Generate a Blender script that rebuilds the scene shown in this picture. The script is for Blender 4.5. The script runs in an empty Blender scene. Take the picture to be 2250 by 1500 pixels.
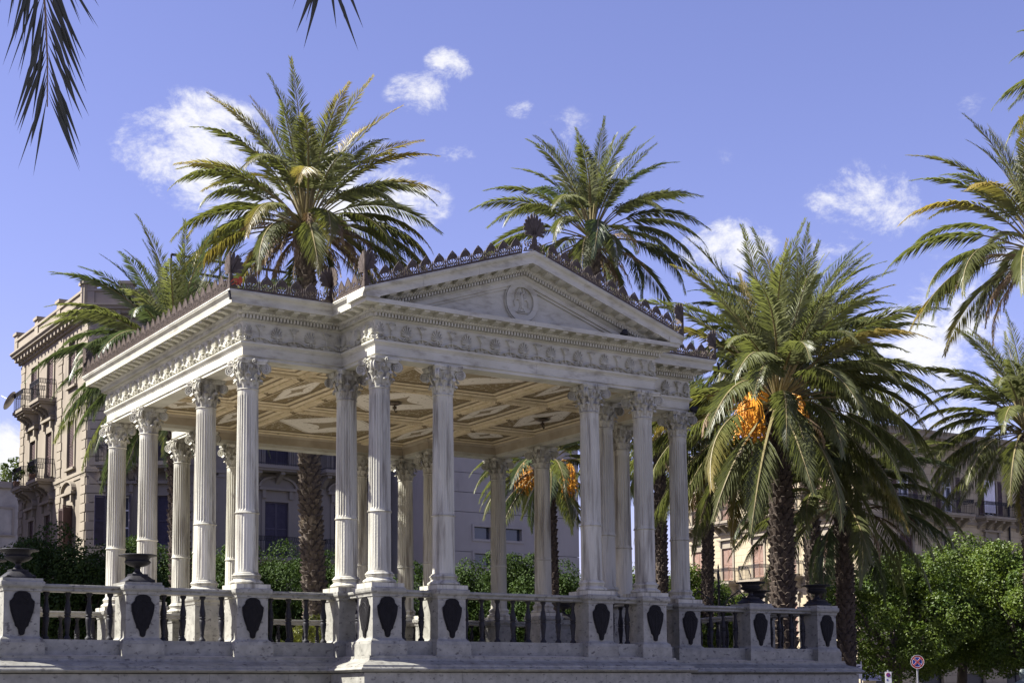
import bpy, math, random
from mathutils import Vector, Matrix
random.seed(7)
PI = math.pi; R = math.radians
sc = bpy.context.scene
col = sc.collection

# ------------------------------------------------------------------ camera
FPX, CX, CY, PITCH, ROLL, YAW = 3310.0, 1148.985, 1205.094, 0.0990, -0.0101, 0.5799
CAM = Vector((-16.0629, -25.9992, 1.5996))
PW, PH = 2250.0, 1500.0
cam = bpy.data.cameras.new('camera'); camo = bpy.data.objects.new('camera', cam); col.objects.link(camo)
camo.location = CAM
fw = Vector((math.sin(YAW)*math.cos(PITCH), math.cos(YAW)*math.cos(PITCH), math.sin(PITCH)))
rt = Vector((math.cos(YAW), -math.sin(YAW), 0)); up = rt.cross(fw)
ix = rt*math.cos(ROLL) + up*math.sin(ROLL)
iy = ix.cross(fw)                       # up direction of the image
camo.rotation_euler = Matrix((ix, iy, -fw)).transposed().to_euler()
cam.sensor_width = 36; cam.sensor_fit = 'HORIZONTAL'; cam.lens = 36*FPX/PW
cam.shift_x = -(CX - PW/2)/PW; cam.shift_y = (CY - PH/2)/PW
cam.clip_start = 0.2; cam.clip_end = 3000
sc.camera = camo

def at(px, py, depth):
    """point on the ray through photo pixel (px,py) at a given depth along the optical axis"""
    return CAM + (fw + ix*((px-CX)/FPX) - iy*((py-CY)/FPX))*depth
def pdir(px, py):
    return (fw + ix*((px-CX)/FPX) - iy*((py-CY)/FPX)).normalized()

# ------------------------------------------------------------------ light
SUN_AZ, SUN_EL = R(27), R(45.5)
tosun = Vector((-math.cos(SUN_AZ)*math.cos(SUN_EL), math.sin(SUN_AZ)*math.cos(SUN_EL), math.sin(SUN_EL)))
sun = bpy.data.lights.new('sun', 'SUN'); sun.energy = 5.0; sun.angle = R(0.53); sun.color = (1, .97, .925)
suno = bpy.data.objects.new('sun', sun); col.objects.link(suno); suno.location = (-40, 30, 60)
suno.rotation_euler = tosun.to_track_quat('Z', 'Y').to_euler()
w = bpy.data.worlds.new('World'); sc.world = w; w.use_nodes = True
sc.view_settings.view_transform = 'Standard'; sc.view_settings.look = 'None'
sc.view_settings.exposure = 1.60; sc.view_settings.gamma = 1.0; sc.view_settings.use_curve_mapping = False
sc.render.resolution_x = 1024; sc.render.resolution_y = 682

def world_nodes():
    nt = w.node_tree; nd = nt.nodes; ln = nt.links; nd.clear()
    N = lambda t, **k: (lambda n: ([setattr(n, a, b) for a, b in k.items()], n)[1])(nd.new(t))
    out = N('ShaderNodeOutputWorld'); bg = N('ShaderNodeBackground'); bg.inputs[1].default_value = 0.064
    sky = N('ShaderNodeTexSky', sky_type='NISHITA', sun_disc=False, sun_elevation=SUN_EL,
            sun_rotation=math.atan2(tosun.x, tosun.y) % (2*PI), air_density=1.0, dust_density=.6, ozone_density=2.2, altitude=20)
    tint = N('ShaderNodeMix', data_type='RGBA', blend_type='MULTIPLY'); tint.inputs[0].default_value = 1
    tint.inputs[7].default_value = (1.03, .79, 1.04, 1)
    ln.new(sky.outputs[0], tint.inputs[6])
    tc = N('ShaderNodeTexCoord')
    def vm(op, a, b=None):
        n = N('ShaderNodeVectorMath', operation=op)
        for i, x in enumerate((a, b)):
            if x is None: continue
            if hasattr(x, 'is_linked') or hasattr(x, 'links'): ln.new(x, n.inputs[i])
            else: n.inputs[i].default_value = x
        return n
    def ma(op, a, b=None, c=None, clamp=False):
        n = N('ShaderNodeMath', operation=op, use_clamp=clamp)
        for i, x in enumerate((a, b, c)):
            if x is None: continue
            if isinstance(x, (int, float)): n.inputs[i].default_value = x
            else: ln.new(x, n.inputs[i])
        return n.outputs[0]
    d = vm('NORMALIZE', tc.outputs['Generated']).outputs[0]
    n1 = N('ShaderNodeTexNoise'); n1.inputs['Scale'].default_value = 24; n1.inputs['Detail'].default_value = 11; n1.inputs['Roughness'].default_value = .70
    n1.inputs['Distortion'].default_value = .25
    mp = N('ShaderNodeMapping'); mp.inputs['Scale'].default_value = (1, 1, 1.5); ln.new(d, mp.inputs[0]); ln.new(mp.outputs[0], n1.inputs['Vector'])
    n2 = N('ShaderNodeTexNoise'); n2.inputs['Scale'].default_value = 5.0; n2.inputs['Detail'].default_value = 4
    ln.new(mp.outputs[0], n2.inputs['Vector'])
    # cloud groups: direction, angular half width / half height (radians), strength
    blobs = [(435, 325, 145, 98, 1.1), (640, 405, 245, 98, 1.0), (860, 440, 110, 70, .75), (985, 145, 46, 36, .8), (930, 205, 70, 42, .75), (1010, 348, 55, 26, .4), (1135, 238, 34, 24, .45),
             (1245, 290, 60, 50, .35), (1600, 540, 90, 62, .85), (1590, 350, 40, 34, .22), (1905, 450, 120, 80, .62), (1850, 530, 70, 60, .5), (2040, 740, 150, 95, .8), (1985, 850, 240, 120, .7), (2130, 235, 36, 28, .28), (2160, 600, 160, 60, .4),
             (10, 1010, 75, 75, 1.0), (-420, 640, 200, 120, .7), (2500, 420, 250, 130, .8)]
    tot = None
    for px, py, hw, hh, st in blobs:
        c = pdir(px, py); e1 = Vector((c.y, -c.x, 0)).normalized(); e2 = e1.cross(c)
        a = ma('DIVIDE', vm('DOT_PRODUCT', d, tuple(e1)).outputs['Value'], hw/FPX)
        b = ma('DIVIDE', vm('DOT_PRODUCT', d, tuple(e2)).outputs['Value'], hh/FPX)
        f = ma('GREATER_THAN', vm('DOT_PRODUCT', d, tuple(c)).outputs['Value'], 0)
        r2 = ma('ADD', ma('MULTIPLY', a, a), ma('MULTIPLY', b, b))
        m = ma('MULTIPLY', ma('MULTIPLY', ma('SUBTRACT', 1.0, ma('MULTIPLY', r2, .5), clamp=True), f), st)
        tot = m if tot is None else ma('MAXIMUM', tot, m)
    gen = ma('MULTIPLY', ma('SUBTRACT', n2.outputs[0], .64, clamp=True), 5.0, clamp=True)     # sparse clouds round the rest of the sky
    infr = ma('GREATER_THAN', vm('DOT_PRODUCT', d, tuple(pdir(1125, 750))).outputs['Value'], math.cos(R(26)))
    gen = ma('MULTIPLY', gen, ma('SUBTRACT', 1.0, infr))
    tot = ma('MAXIMUM', tot, gen)
    den = ma('ADD', ma('MULTIPLY', tot, .66), ma('MULTIPLY', ma('SUBTRACT', n1.outputs[0], .5), 2.5))
    den = ma('MULTIPLY', den, ma('MULTIPLY', tot, 3.0, clamp=True))
    ss = N('ShaderNodeMapRange', interpolation_type='SMOOTHSTEP'); ss.inputs['From Min'].default_value = .12; ss.inputs['From Max'].default_value = .78
    ln.new(den, ss.inputs['Value'])
    fac = ma('MULTIPLY', ss.outputs[0], .97)
    mix = N('ShaderNodeMix', data_type='RGBA'); ln.new(fac, mix.inputs[0]); ln.new(tint.outputs[2], mix.inputs[6])
    mix.inputs[7].default_value = (5.2, 5.2, 5.4, 1)
    ln.new(mix.outputs[2], bg.inputs[0]); ln.new(bg.outputs[0], out.inputs[0])
world_nodes()

# ------------------------------------------------------------------ materials
def hexc(c): return (c[0], c[1], c[2], 1)
def mat(name, c1, c2=None, scale=3.0, stretch=(1, 1, 1), rough=.6, bump=0.0, bscale=None, c3=None, c3lim=(.55, .75), c3scale=1.2, c3stretch=(1, 1, 1), spec=.4, metal=0, detail=6, rnd=0.0, contrast=(.35, .65)):
    m = bpy.data.materials.new(name); m.use_nodes = True; nt = m.node_tree; nd, ln = nt.nodes, nt.links
    b = nd['Principled BSDF']; b.inputs['Roughness'].default_value = rough; b.inputs['Specular IOR Level'].default_value = spec; b.inputs['Metallic'].default_value = metal
    geo = nd.new('ShaderNodeNewGeometry')
    def noise(sc_, st, det=detail):
        mp = nd.new('ShaderNodeMapping'); mp.inputs['Scale'].default_value = st; ln.new(geo.outputs['Position'], mp.inputs[0])
        n = nd.new('ShaderNodeTexNoise'); n.inputs['Scale'].default_value = sc_; n.inputs['Detail'].default_value = det; n.inputs['Roughness'].default_value = .62
        ln.new(mp.outputs[0], n.inputs['Vector']); return n.outputs[0]
    def mr(v, a, b_):
        n = nd.new('ShaderNodeMapRange'); n.inputs[1].default_value = a; n.inputs[2].default_value = b_; ln.new(v, n.inputs[0]); return n.outputs[0]
    def mix(f, a, b_):
        n = nd.new('ShaderNodeMix'); n.data_type = 'RGBA'
        for i, x in ((0, f), (6, a), (7, b_)):
            if isinstance(x, tuple): n.inputs[i].default_value = hexc(x)
            elif isinstance(x, (int, float)): n.inputs[i].default_value = x
            else: ln.new(x, n.inputs[i])
        return n.outputs[2]
    c = c1
    if c2: c = mix(mr(noise(scale, stretch), *contrast), c1, c2)
    if c3: c = mix(mr(noise(c3scale, c3stretch), *c3lim), c, c3)
    if rnd:
        oi = nd.new('ShaderNodeObjectInfo'); hs = nd.new('ShaderNodeHueSaturation')
        mm = nd.new('ShaderNodeMapRange'); mm.inputs[3].default_value = 1-rnd; mm.inputs[4].default_value = 1+rnd
        ln.new(oi.outputs['Random'], mm.inputs[0]); ln.new(mm.outputs[0], hs.inputs['Value'])
        if isinstance(c, tuple): hs.inputs['Color'].default_value = hexc(c)
        else: ln.new(c, hs.inputs['Color'])
        c = hs.outputs[0]
    if isinstance(c, tuple): b.inputs['Base Color'].default_value = hexc(c)
    else: ln.new(c, b.inputs['Base Color'])
    if bump:
        bp = nd.new('ShaderNodeBump'); bp.inputs['Strength'].default_value = bump; bp.inputs['Distance'].default_value = .02
        ln.new(noise(bscale or scale*4, (1, 1, 1)), bp.inputs['Height']); ln.new(bp.outputs[0], b.inputs['Normal'])
    m['_h'] = 1
    return m

MARBLE = mat('marble', (.49, .475, .395), (.38, .365, .295), 2.6, (1, 1, .22), .55, .25, 30, (.16, .145, .115), (.475, .67), 7.0, (1, 1, .08), spec=.35, rnd=.13)
MARBLE_E = mat('marble_entablature', (.49, .475, .395), (.40, .385, .305), 1.3, (1, 1, 1), .55, .2, 26, (.22, .20, .155), (.50, .78), 3.4, (.7, .7, 2.0), spec=.35)
PLINTH = mat('veined_grey_marble', (.28, .272, .23), (.185, .18, .152), 5.0, (1, 1, 1), .5, .2, 24, (.085, .078, .07), (.57, .66), 9.0, (1, 1, 1.6), spec=.4, rnd=.10)
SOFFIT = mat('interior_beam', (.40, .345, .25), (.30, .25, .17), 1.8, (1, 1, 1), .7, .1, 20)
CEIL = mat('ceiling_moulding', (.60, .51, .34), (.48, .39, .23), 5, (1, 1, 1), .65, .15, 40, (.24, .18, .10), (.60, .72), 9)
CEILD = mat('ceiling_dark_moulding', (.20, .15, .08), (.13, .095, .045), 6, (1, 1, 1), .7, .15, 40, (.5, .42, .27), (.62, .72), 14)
IRON = mat('dark_iron', (.044, .032, .023), (.080, .060, .045), 9, (1, 1, 1), .55, .3, 60, spec=.3)
BRONZE = mat('painted_iron', (.014, .013, .015), (.024, .023, .025), 12, (1, 1, 1), .6, .3, 60, spec=.25)
RUSTRED = mat('red_primer', (.42, .07, .025), (.30, .045, .02), 20, rough=.6)
BRASS = mat('dark_brass', (.08, .055, .03), (.05, .035, .02), 20, rough=.5, spec=.5)
FLOOR = mat('terrace_floor', (.40, .36, .30), (.32, .29, .245), 2, rough=.7)
PAVE = mat('paving_stone', (.13, .125, .115), (.10, .096, .09), .8, rough=.8, bump=.2, bscale=8)
ROAD = mat('asphalt', (.055, .055, .057), (.045, .045, .047), 6, rough=.9)
ROOF = mat('roof_lead', (.25, .25, .26), (.2, .2, .21), 3, rough=.7)
STUCCO = mat('ochre_stucco', (.235, .20, .15), (.19, .16, .12), .7, (1, 1, .5), .9, .15, 20, (.15, .125, .095), (.55, .75), .9, (1, 1, .35))
STUCCO2 = mat('trim_stucco', (.25, .215, .16), (.20, .17, .127), 1.2, (1, 1, .5), .9, .1, 20)
GREYSHADE = mat('grey_and_shaded_stucco', (.235, .205, .172), (.19, .167, .14), .6, (1, 1, .4), .9, .1, 14)  # plain grey trim; on the ochre palazzo, shade put into the stucco colour
GREYL = mat('pale_grey_render', (.33, .30, .27), (.28, .255, .23), .7, (1, 1, .4), .9, .1, 14, (.19, .17, .15), (.58, .78), 1.1, (1, 1, .3))
SHIELDM = mat('black_iron', (.007, .0065, .007), (.012, .011, .012), 12, rough=.6, bump=.4, bscale=40, spec=.12)
SHUT = mat('shutter_brown', (.085, .05, .045), (.06, .036, .034), 4, rough=.6, rnd=.15)
SHUTP = mat('shutter_plum', (.055, .045, .065), (.04, .032, .048), 4, rough=.6, rnd=.1)
SHUTB = mat('shutter_tan', (.22, .13, .09), (.17, .10, .07), 4, rough=.6, rnd=.1)
DARK = mat('dark_room', (.012, .011, .013), rough=.4)
GLASSW = mat('window_glass', (.05, .055, .07), rough=.08, spec=.6)
CLOTH = mat('white_cloth', (.72, .70, .72), (.62, .60, .63), 3, rough=.9)
TERRA = mat('terracotta', (.42, .26, .15), (.34, .2, .11), 6, rough=.8)
CREAMP = mat('pale_plaster', (.30, .28, .25), (.22, .205, .19), 1.2, rough=.9)
WHITE = mat('white_paint', (.78, .78, .78), rough=.5)
BLUE = mat('blue_paint', (.03, .05, .30), rough=.45)
RED = mat('red_paint', (.45, .025, .02), rough=.45)
NAVY = mat('navy_letter', (.03, .03, .16), rough=.6)
GREYSIGN = mat('grey_sign', (.36, .36, .42), rough=.6)
STEEL = mat('galvanised_pole', (.33, .33, .34), rough=.4, metal=.6)
MILK = mat('milk_glass', (.75, .74, .72), rough=.25)
VERDI = mat('verdigris_bronze', (.09, .14, .12), (.20, .22, .20), 18, rough=.5, spec=.5)
BARK = mat('bark', (.10, .08, .06), (.06, .048, .036), 5, (1, 1, .3), .9, .6, 18)
ORANGE = mat('date_orange', (.78, .40, .035), (.62, .26, .03), 12, rough=.5)
PTRUNK = mat('palm_boots', (.15, .118, .088), (.07, .055, .044), 7, (1, 1, 1), .9, .6, 30, (.26, .21, .14), (.55, .7), 3.0)
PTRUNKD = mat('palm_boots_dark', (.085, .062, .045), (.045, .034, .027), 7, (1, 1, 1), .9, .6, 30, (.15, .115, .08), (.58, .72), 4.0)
RACH = mat('palm_rachis', (.20, .17, .075), (.15, .12, .055), 6, rough=.5)

def ashlar(name, c1, c2, cm, bw, bh):
    m = mat(name, c1); nt = m.node_tree; nd, ln = nt.nodes, nt.links; b = nd['Principled BSDF']; b.inputs['Roughness'].default_value = .85
    g = nd.new('ShaderNodeNewGeometry'); s = nd.new('ShaderNodeSeparateXYZ'); ln.new(g.outputs['Position'], s.inputs[0])
    a = nd.new('ShaderNodeMath'); ln.new(s.outputs[0], a.inputs[0]); ln.new(s.outputs[1], a.inputs[1])
    c = nd.new('ShaderNodeCombineXYZ'); ln.new(a.outputs[0], c.inputs[0]); ln.new(s.outputs[2], c.inputs[1])
    t = nd.new('ShaderNodeTexBrick'); t.inputs['Scale'].default_value = 1; t.inputs['Mortar Size'].default_value = .018; t.inputs['Brick Width'].default_value = bw; t.inputs['Row Height'].default_value = bh
    t.inputs['Color1'].default_value = hexc(c1); t.inputs['Color2'].default_value = hexc(c2); t.inputs['Mortar'].default_value = hexc(cm); t.inputs['Bias'].default_value = 0
    ln.new(c.outputs[0], t.inputs['Vector'])
    n = nd.new('ShaderNodeTexNoise'); n.inputs['Scale'].default_value = .8; n.inputs['Detail'].default_value = 6; ln.new(g.outputs['Position'], n.inputs['Vector'])
    hs = nd.new('ShaderNodeHueSaturation'); mr = nd.new('ShaderNodeMapRange'); mr.inputs[1].default_value = .3; mr.inputs[2].default_value = .7; mr.inputs[3].default_value = .82; mr.inputs[4].default_value = 1.12
    ln.new(n.outputs[0], mr.inputs[0]); ln.new(mr.outputs[0], hs.inputs['Value']); ln.new(t.outputs['Color'], hs.inputs['Color']); ln.new(hs.outputs[0], b.inputs['Base Color'])
    bp = nd.new('ShaderNodeBump'); bp.invert = True; bp.inputs['Strength'].default_value = .6; bp.inputs['Distance'].default_value = .03; ln.new(t.outputs['Fac'], bp.inputs['Height']); ln.new(bp.outputs[0], b.inputs['Normal'])
    return m
ASHLAR = ashlar('cream_ashlar', (.37, .31, .205), (.345, .285, .185), (.26, .21, .14), 1.15, .48)

def leaf_mat(name, c1, c2, rough=.42, trans=.25, tip=None, tiplo=.5, spec=.5, vary=.18, tcol=(1.3, 1.36, .78, 1)):
    m = bpy.data.materials.new(name); m.use_nodes = True; nt = m.node_tree; nd, ln = nt.nodes, nt.links
    b = nd['Principled BSDF']; b.inputs['Roughness'].default_value = rough; b.inputs['Specular IOR Level'].default_value = spec
    oi = nd.new('ShaderNodeObjectInfo'); g = nd.new('ShaderNodeNewGeometry')
    n = nd.new('ShaderNodeTexNoise'); n.inputs['Scale'].default_value = 1.7; n.inputs['Detail'].default_value = 3; ln.new(g.outputs['Position'], n.inputs['Vector'])
    mr = nd.new('ShaderNodeMapRange'); mr.inputs[1].default_value = .35; mr.inputs[2].default_value = .65; ln.new(n.outputs[0], mr.inputs[0])
    mx = nd.new('ShaderNodeMix'); mx.data_type = 'RGBA'; mx.inputs[6].default_value = hexc(c1); mx.inputs[7].default_value = hexc(c2); ln.new(mr.outputs[0], mx.inputs[0])
    c = mx.outputs[2]
    if tip:
        uv = nd.new('ShaderNodeUVMap'); uv.uv_map = 'UVMap'; s = nd.new('ShaderNodeSeparateXYZ'); ln.new(uv.outputs[0], s.inputs[0])
        a = nd.new('ShaderNodeMath'); a.operation = 'ADD'; ln.new(s.outputs[0], a.inputs[0])
        r_ = nd.new('ShaderNodeMath'); r_.operation = 'MULTIPLY_ADD'; r_.inputs[1].default_value = .7; r_.inputs[2].default_value = -.35; ln.new(oi.outputs['Random'], r_.inputs[0]); ln.new(r_.outputs[0], a.inputs[1])
        q = nd.new('ShaderNodeMapRange'); q.inputs[1].default_value = tiplo; q.inputs[2].default_value = tiplo+.5; ln.new(a.outputs[0], q.inputs[0])
        m2 = nd.new('ShaderNodeMix'); m2.data_type = 'RGBA'; ln.new(q.outputs[0], m2.inputs[0]); ln.new(c, m2.inputs[6]); m2.inputs[7].default_value = hexc(tip); c = m2.outputs[2]
    hs = nd.new('ShaderNodeHueSaturation'); v = nd.new('ShaderNodeMapRange'); v.inputs[3].default_value = 1-vary; v.inputs[4].default_value = 1+vary
    ln.new(oi.outputs['Random'], v.inputs[0]); ln.new(v.outputs[0], hs.inputs['Value']); ln.new(c, hs.inputs['Color'])
    ln.new(hs.outputs[0], b.inputs['Base Color'])
    t = nd.new('ShaderNodeBsdfTranslucent'); tm = nd.new('ShaderNodeMix'); tm.data_type = 'RGBA'; tm.blend_type = 'MULTIPLY'; tm.inputs[0].default_value = 1; tm.inputs[7].default_value = tcol; ln.new(hs.outputs[0], tm.inputs[6]); ln.new(tm.outputs[2], t.inputs[0])
    ms = nd.new('ShaderNodeMixShader'); ms.inputs[0].default_value = trans; ln.new(b.outputs[0], ms.inputs[1]); ln.new(t.outputs[0], ms.inputs[2])
    ln.new(ms.outputs[0], nd['Material Output'].inputs[0])
    return m
PGREEN = leaf_mat('palm_green', (.118, .13, .048), (.15, .158, .064), .40, .45)
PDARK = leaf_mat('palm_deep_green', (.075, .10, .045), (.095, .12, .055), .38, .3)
PYEL = leaf_mat('palm_yellowing', (.118, .128, .042), (.145, .15, .05), .40, .45, tip=(.25, .19, .055), tiplo=.62)
PDEAD = leaf_mat('palm_dead', (.23, .16, .095), (.17, .115, .065), .7, .15)
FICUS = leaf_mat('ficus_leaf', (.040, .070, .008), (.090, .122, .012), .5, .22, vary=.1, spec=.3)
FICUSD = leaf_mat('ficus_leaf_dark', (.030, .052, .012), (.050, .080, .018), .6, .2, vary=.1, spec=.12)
NEARD = leaf_mat('palm_near_shade', (.030, .034, .022), (.040, .040, .026), .5, .08)  # leaf colour darkened to carry the crown's shade on the hanging fronds
SHRUB = leaf_mat('shrub_leaf', (.18, .20, .035), (.26, .27, .05), .4, .3, vary=.1)

# ------------------------------------------------------------------ mesh helpers
class MB:
    def __init__(s, T=None): s.v = []; s.f = []; s.uv = []; s.T = T; s.m = []; s.cm = 0
    def vert(s, p):
        s.v.append(tuple(s.T(p)) if s.T else tuple(p)); return len(s.v)-1
    def face(s, idx): s.f.append(tuple(idx)); s.m.append(s.cm)
    def quad(s, *ps): s.face([s.vert(p) for p in ps])
    def box(s, x0, x1, y0, y1, z0, z1):
        i = [s.vert(p) for p in ((x0,y0,z0),(x1,y0,z0),(x1,y1,z0),(x0,y1,z0),(x0,y0,z1),(x1,y0,z1),(x1,y1,z1),(x0,y1,z1))]
        for q in ((0,3,2,1),(4,5,6,7),(0,1,5,4),(1,2,6,5),(2,3,7,6),(3,0,4,7)): s.face([i[k] for k in q])
    def lathe(s, prof, n=24, c=(0,0), cap=True, mod=None, ph=0):
        rings = []
        for r, z in prof:
            rings.append([s.vert((c[0]+(r*(mod(k, r, z) if mod else 1))*math.cos(2*PI*k/n+ph), c[1]+(r*(mod(k, r, z) if mod else 1))*math.sin(2*PI*k/n+ph), z)) for k in range(n)])
        for a, b in zip(rings, rings[1:]):
            for k in range(n): s.face((a[k], a[(k+1)%n], b[(k+1)%n], b[k]))
        if cap:
            s.face(rings[0][::-1]); s.face(rings[-1])
    def tube(s, pts, rad, n=6, cap=True):
        pts = [Vector(p) for p in pts]; rings = []
        if not isinstance(rad, (list, tuple)): rad = [rad]*len(pts)
        u = None
        for i, p in enumerate(pts):
            t = (pts[min(i+1, len(pts)-1)]-pts[max(i-1, 0)]).normalized()
            if u is None: u = t.orthogonal().normalized()
            u = (u - t*u.dot(t)).normalized(); v_ = t.cross(u)
            rings.append([s.vert(p+(u*math.cos(2*PI*k/n)+v_*math.sin(2*PI*k/n))*rad[i]) for k in range(n)])
        for a, b in zip(rings, rings[1:]):
            for k in range(n): s.face((a[k], a[(k+1)%n], b[(k+1)%n], b[k]))
        if cap: s.face(rings[0][::-1]); s.face(rings[-1])
    def band(s, pts, w_, t, closed=False):
        """flat bar along a 2d path (u,w) in the x/z plane, width w_, thickness t in y"""
        n = len(pts); L = []
        for i in range(n):
            a = Vector(pts[(i-1) % n] if closed else pts[max(i-1, 0)]); b = Vector(pts[(i+1) % n] if closed else pts[min(i+1, n-1)])
            d = (b-a).normalized(); nn = Vector((-d.y, d.x)); p = Vector(pts[i]); ww = w_[i] if isinstance(w_, (list, tuple)) else w_
            l, r = p+nn*ww/2, p-nn*ww/2
            L.append([s.vert((l.x, -t/2, l.y)), s.vert((r.x, -t/2, r.y)), s.vert((r.x, t/2, r.y)), s.vert((l.x, t/2, l.y))])
        for i in range(n if closed else n-1):
            a, b = L[i], L[(i+1) % n]
            for k in range(4): s.face((a[k], a[(k+1)%4], b[(k+1)%4], b[k]))
        if not closed: s.face(L[0][::-1]); s.face(L[-1])
    def plate(s, pts, y0, y1):
        a = [s.vert((p[0], y0, p[1])) for p in pts]; b = [s.vert((p[0], y1, p[1])) for p in pts]
        s.face(a); s.face(b[::-1]); n = len(pts)
        for k in range(n): s.face((a[k], b[k], b[(k+1)%n], a[(k+1)%n]))
    def ridge(s, pts, w_, d):
        """raised rib on the x/z plane, facing -y"""
        n = len(pts); L = []
        for i in range(n):
            a, b = Vector(pts[max(i-1, 0)]), Vector(pts[min(i+1, n-1)]); dd = (b-a).normalized(); nn = Vector((-dd.y, dd.x)); p = Vector(pts[i])
            ww = w_[i] if isinstance(w_, (list, tuple)) else w_
            l, r = p+nn*ww/2, p-nn*ww/2
            L.append((s.vert((l.x, 0, l.y)), s.vert((p.x+nn.x*ww*.22, -d, p.y+nn.y*ww*.22)), s.vert((p.x-nn.x*ww*.22, -d, p.y-nn.y*ww*.22)), s.vert((r.x, 0, r.y))))
        for a, b in zip(L, L[1:]):
            for k in range(3): s.face((a[k], a[k+1], b[k+1], b[k]))
        s.face(L[0]); s.face(L[-1][::-1])
    def petal(s, base, ang, ln_, wd, d):
        c, sn = math.cos(ang), math.sin(ang); P = lambda a, b: (base[0]+a*c-b*sn, base[1]+a*sn+b*c)
        s.ridge([P(0, 0), P(ln_*.3, 0), P(ln_*.62, 0), P(ln_*.86, 0), P(ln_, 0)], [wd*.3, wd*.65, wd, wd*.8, wd*.15], d)
    def mesh(s, name, mats, smooth=None, uv=None):
        me = bpy.data.meshes.new(name); me.from_pydata(s.v, [], s.f)
        for m in (mats if isinstance(mats, (list, tuple)) else [mats]): me.materials.append(m)
        if isinstance(mats, (list, tuple)): me.polygons.foreach_set('material_index', s.m)
        if smooth is not None:
            me.polygons.foreach_set('use_smooth', [True]*len(me.polygons))
            if smooth < 179: me.set_sharp_from_angle(angle=R(smooth))
        if uv:
            l = me.uv_layers.new(name='UVMap'); d = []
            for p in me.polygons:
                for k in p.vertices: d.extend(uv[k])
            l.data.foreach_set('uv', d)
        me.update(); return me
def ob(name, me, parent=None, loc=(0,0,0), rz=0, scale=(1,1,1), rot=None):
    o = bpy.data.objects.new(name, me); col.objects.link(o); o.parent = parent
    o.location = loc; o.rotation_euler = rot if rot else (0, 0, rz); o.scale = scale if isinstance(scale, (tuple, list)) else (scale,)*3
    return o
def tag(o, label=None, cat=None, group=None, kind=None):
    if label: o['label'] = label
    if cat: o['category'] = cat
    if group: o['group'] = group
    if kind: o['kind'] = kind
    return o
def thing(name, loc, label, cat, group=None, rz=0):
    return tag(ob(name, None, None, loc, rz), label, cat, group)

# ------------------------------------------------------------------ ground
ZG = 2.4           # height of the terrace ledge (local z = 0 of the bandstand) above the ground
g = MB(); g.box(-900, 900, -900, 900, -.5, -.012); tag(ob('ground', g.mesh('ground', PAVE)), kind='structure')
g = MB(); g.box(-60, 90, 29.5, 36.5, -.2, -.006); tag(ob('road', g.mesh('road', ROAD)), kind='structure')
g = MB(); g.box(-60, 51.8, 36.5, 44.0, -.2, .12); tag(ob('pavement', g.mesh('pavement', PAVE)), kind='structure')

# ------------------------------------------------------------------ bandstand geometry data
xA, xp1, xp2, xu1, xu0 = 5.1415, 3.0949, 1.7276, 7.2018, 9.2794
p_, D, yL2, yL3 = 1.3653, 7.556, 2.1, 5.456
BODY = [(-xA, 0), (-xp1, 0), (-xp1, -p_), (xp1, -p_), (xp1, 0), (xA, 0), (xA, D), (xp1, D), (xp1, D+p_), (-xp1, D+p_), (-xp1, D), (-xA, D)]     # counter-clockwise
TERR = [(-xu0, 0), (-xp1, 0), (-xp1, -p_), (xp1, -p_), (xp1, 0), (xu0, 0), (xu0, D), (xp1, D), (xp1, D+p_), (-xp1, D+p_), (-xp1, D), (-xu0, D)]
def edges(poly):
    n = len(poly); E = []
    for i in range(n):
        a, b = Vector(poly[i]), Vector(poly[(i+1) % n]); d = (b-a).normalized(); E.append((a, b, d, Vector((d.y, -d.x)), (b-a).length))
    return E
def run_pieces(poly, prof, piece, gap=.005, ends=True, jitter=.25, only=None, rnd=random.Random(3), square=()):
    """split a moulding that runs round a polygon into stones: yields meshbuilders. prof = [(outward offset, z)] closed loop"""
    E = edges(poly); n = len(E); out = []
    for i, (a, b, d, nn, L) in enumerate(E):
        if only is not None and i not in only: continue
        n0, n1 = E[i-1][3], E[(i+1) % n][3]
        k = max(1, round(L/piece)); cuts = [0]+[L*(j+rnd.uniform(-jitter, jitter)*.5)/k for j in range(1, k)]+[L]
        for j in range(k):
            m = MB(); rings = []
            for e_, t in ((0, cuts[j]), (1, cuts[j+1])):
                ring = []
                for o, z in prof:
                    q = a+d*t+nn*o
                    if j == 0 and e_ == 0: q += (-d*.60 if (i, 0) in square else n0*o + d*gap*.3)
                    elif j == k-1 and e_ == 1: q += (d*.60 if (i, 1) in square else n1*o - d*gap*.3)
                    else: q += d*(gap/2 if e_ == 0 else -gap/2)
                    ring.append(m.vert((q.x, q.y, z)))
                rings.append(ring)
            N_ = len(prof)
            for s in range(N_): m.face((rings[0][s], rings[1][s], rings[1][(s+1) % N_], rings[0][(s+1) % N_]))
            m.face(rings[0]); m.face(rings[1][::-1]); out.append(m)
    return out
def cyma(o0, z0, o1, z1, n=5):
    return [(o0+(o1-o0)*(t-math.sin(2*PI*t)/(2*PI)), z0+(z1-z0)*t) for t in [i/n for i in range(n+1)]]
def arc(o0, z0, o1, z1, bulge, n=5):
    r = []
    for i in range(n+1):
        t = i/n; r.append((o0+(o1-o0)*t+bulge*math.sin(PI*t), z0+(z1-z0)*t))
    return r

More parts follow.
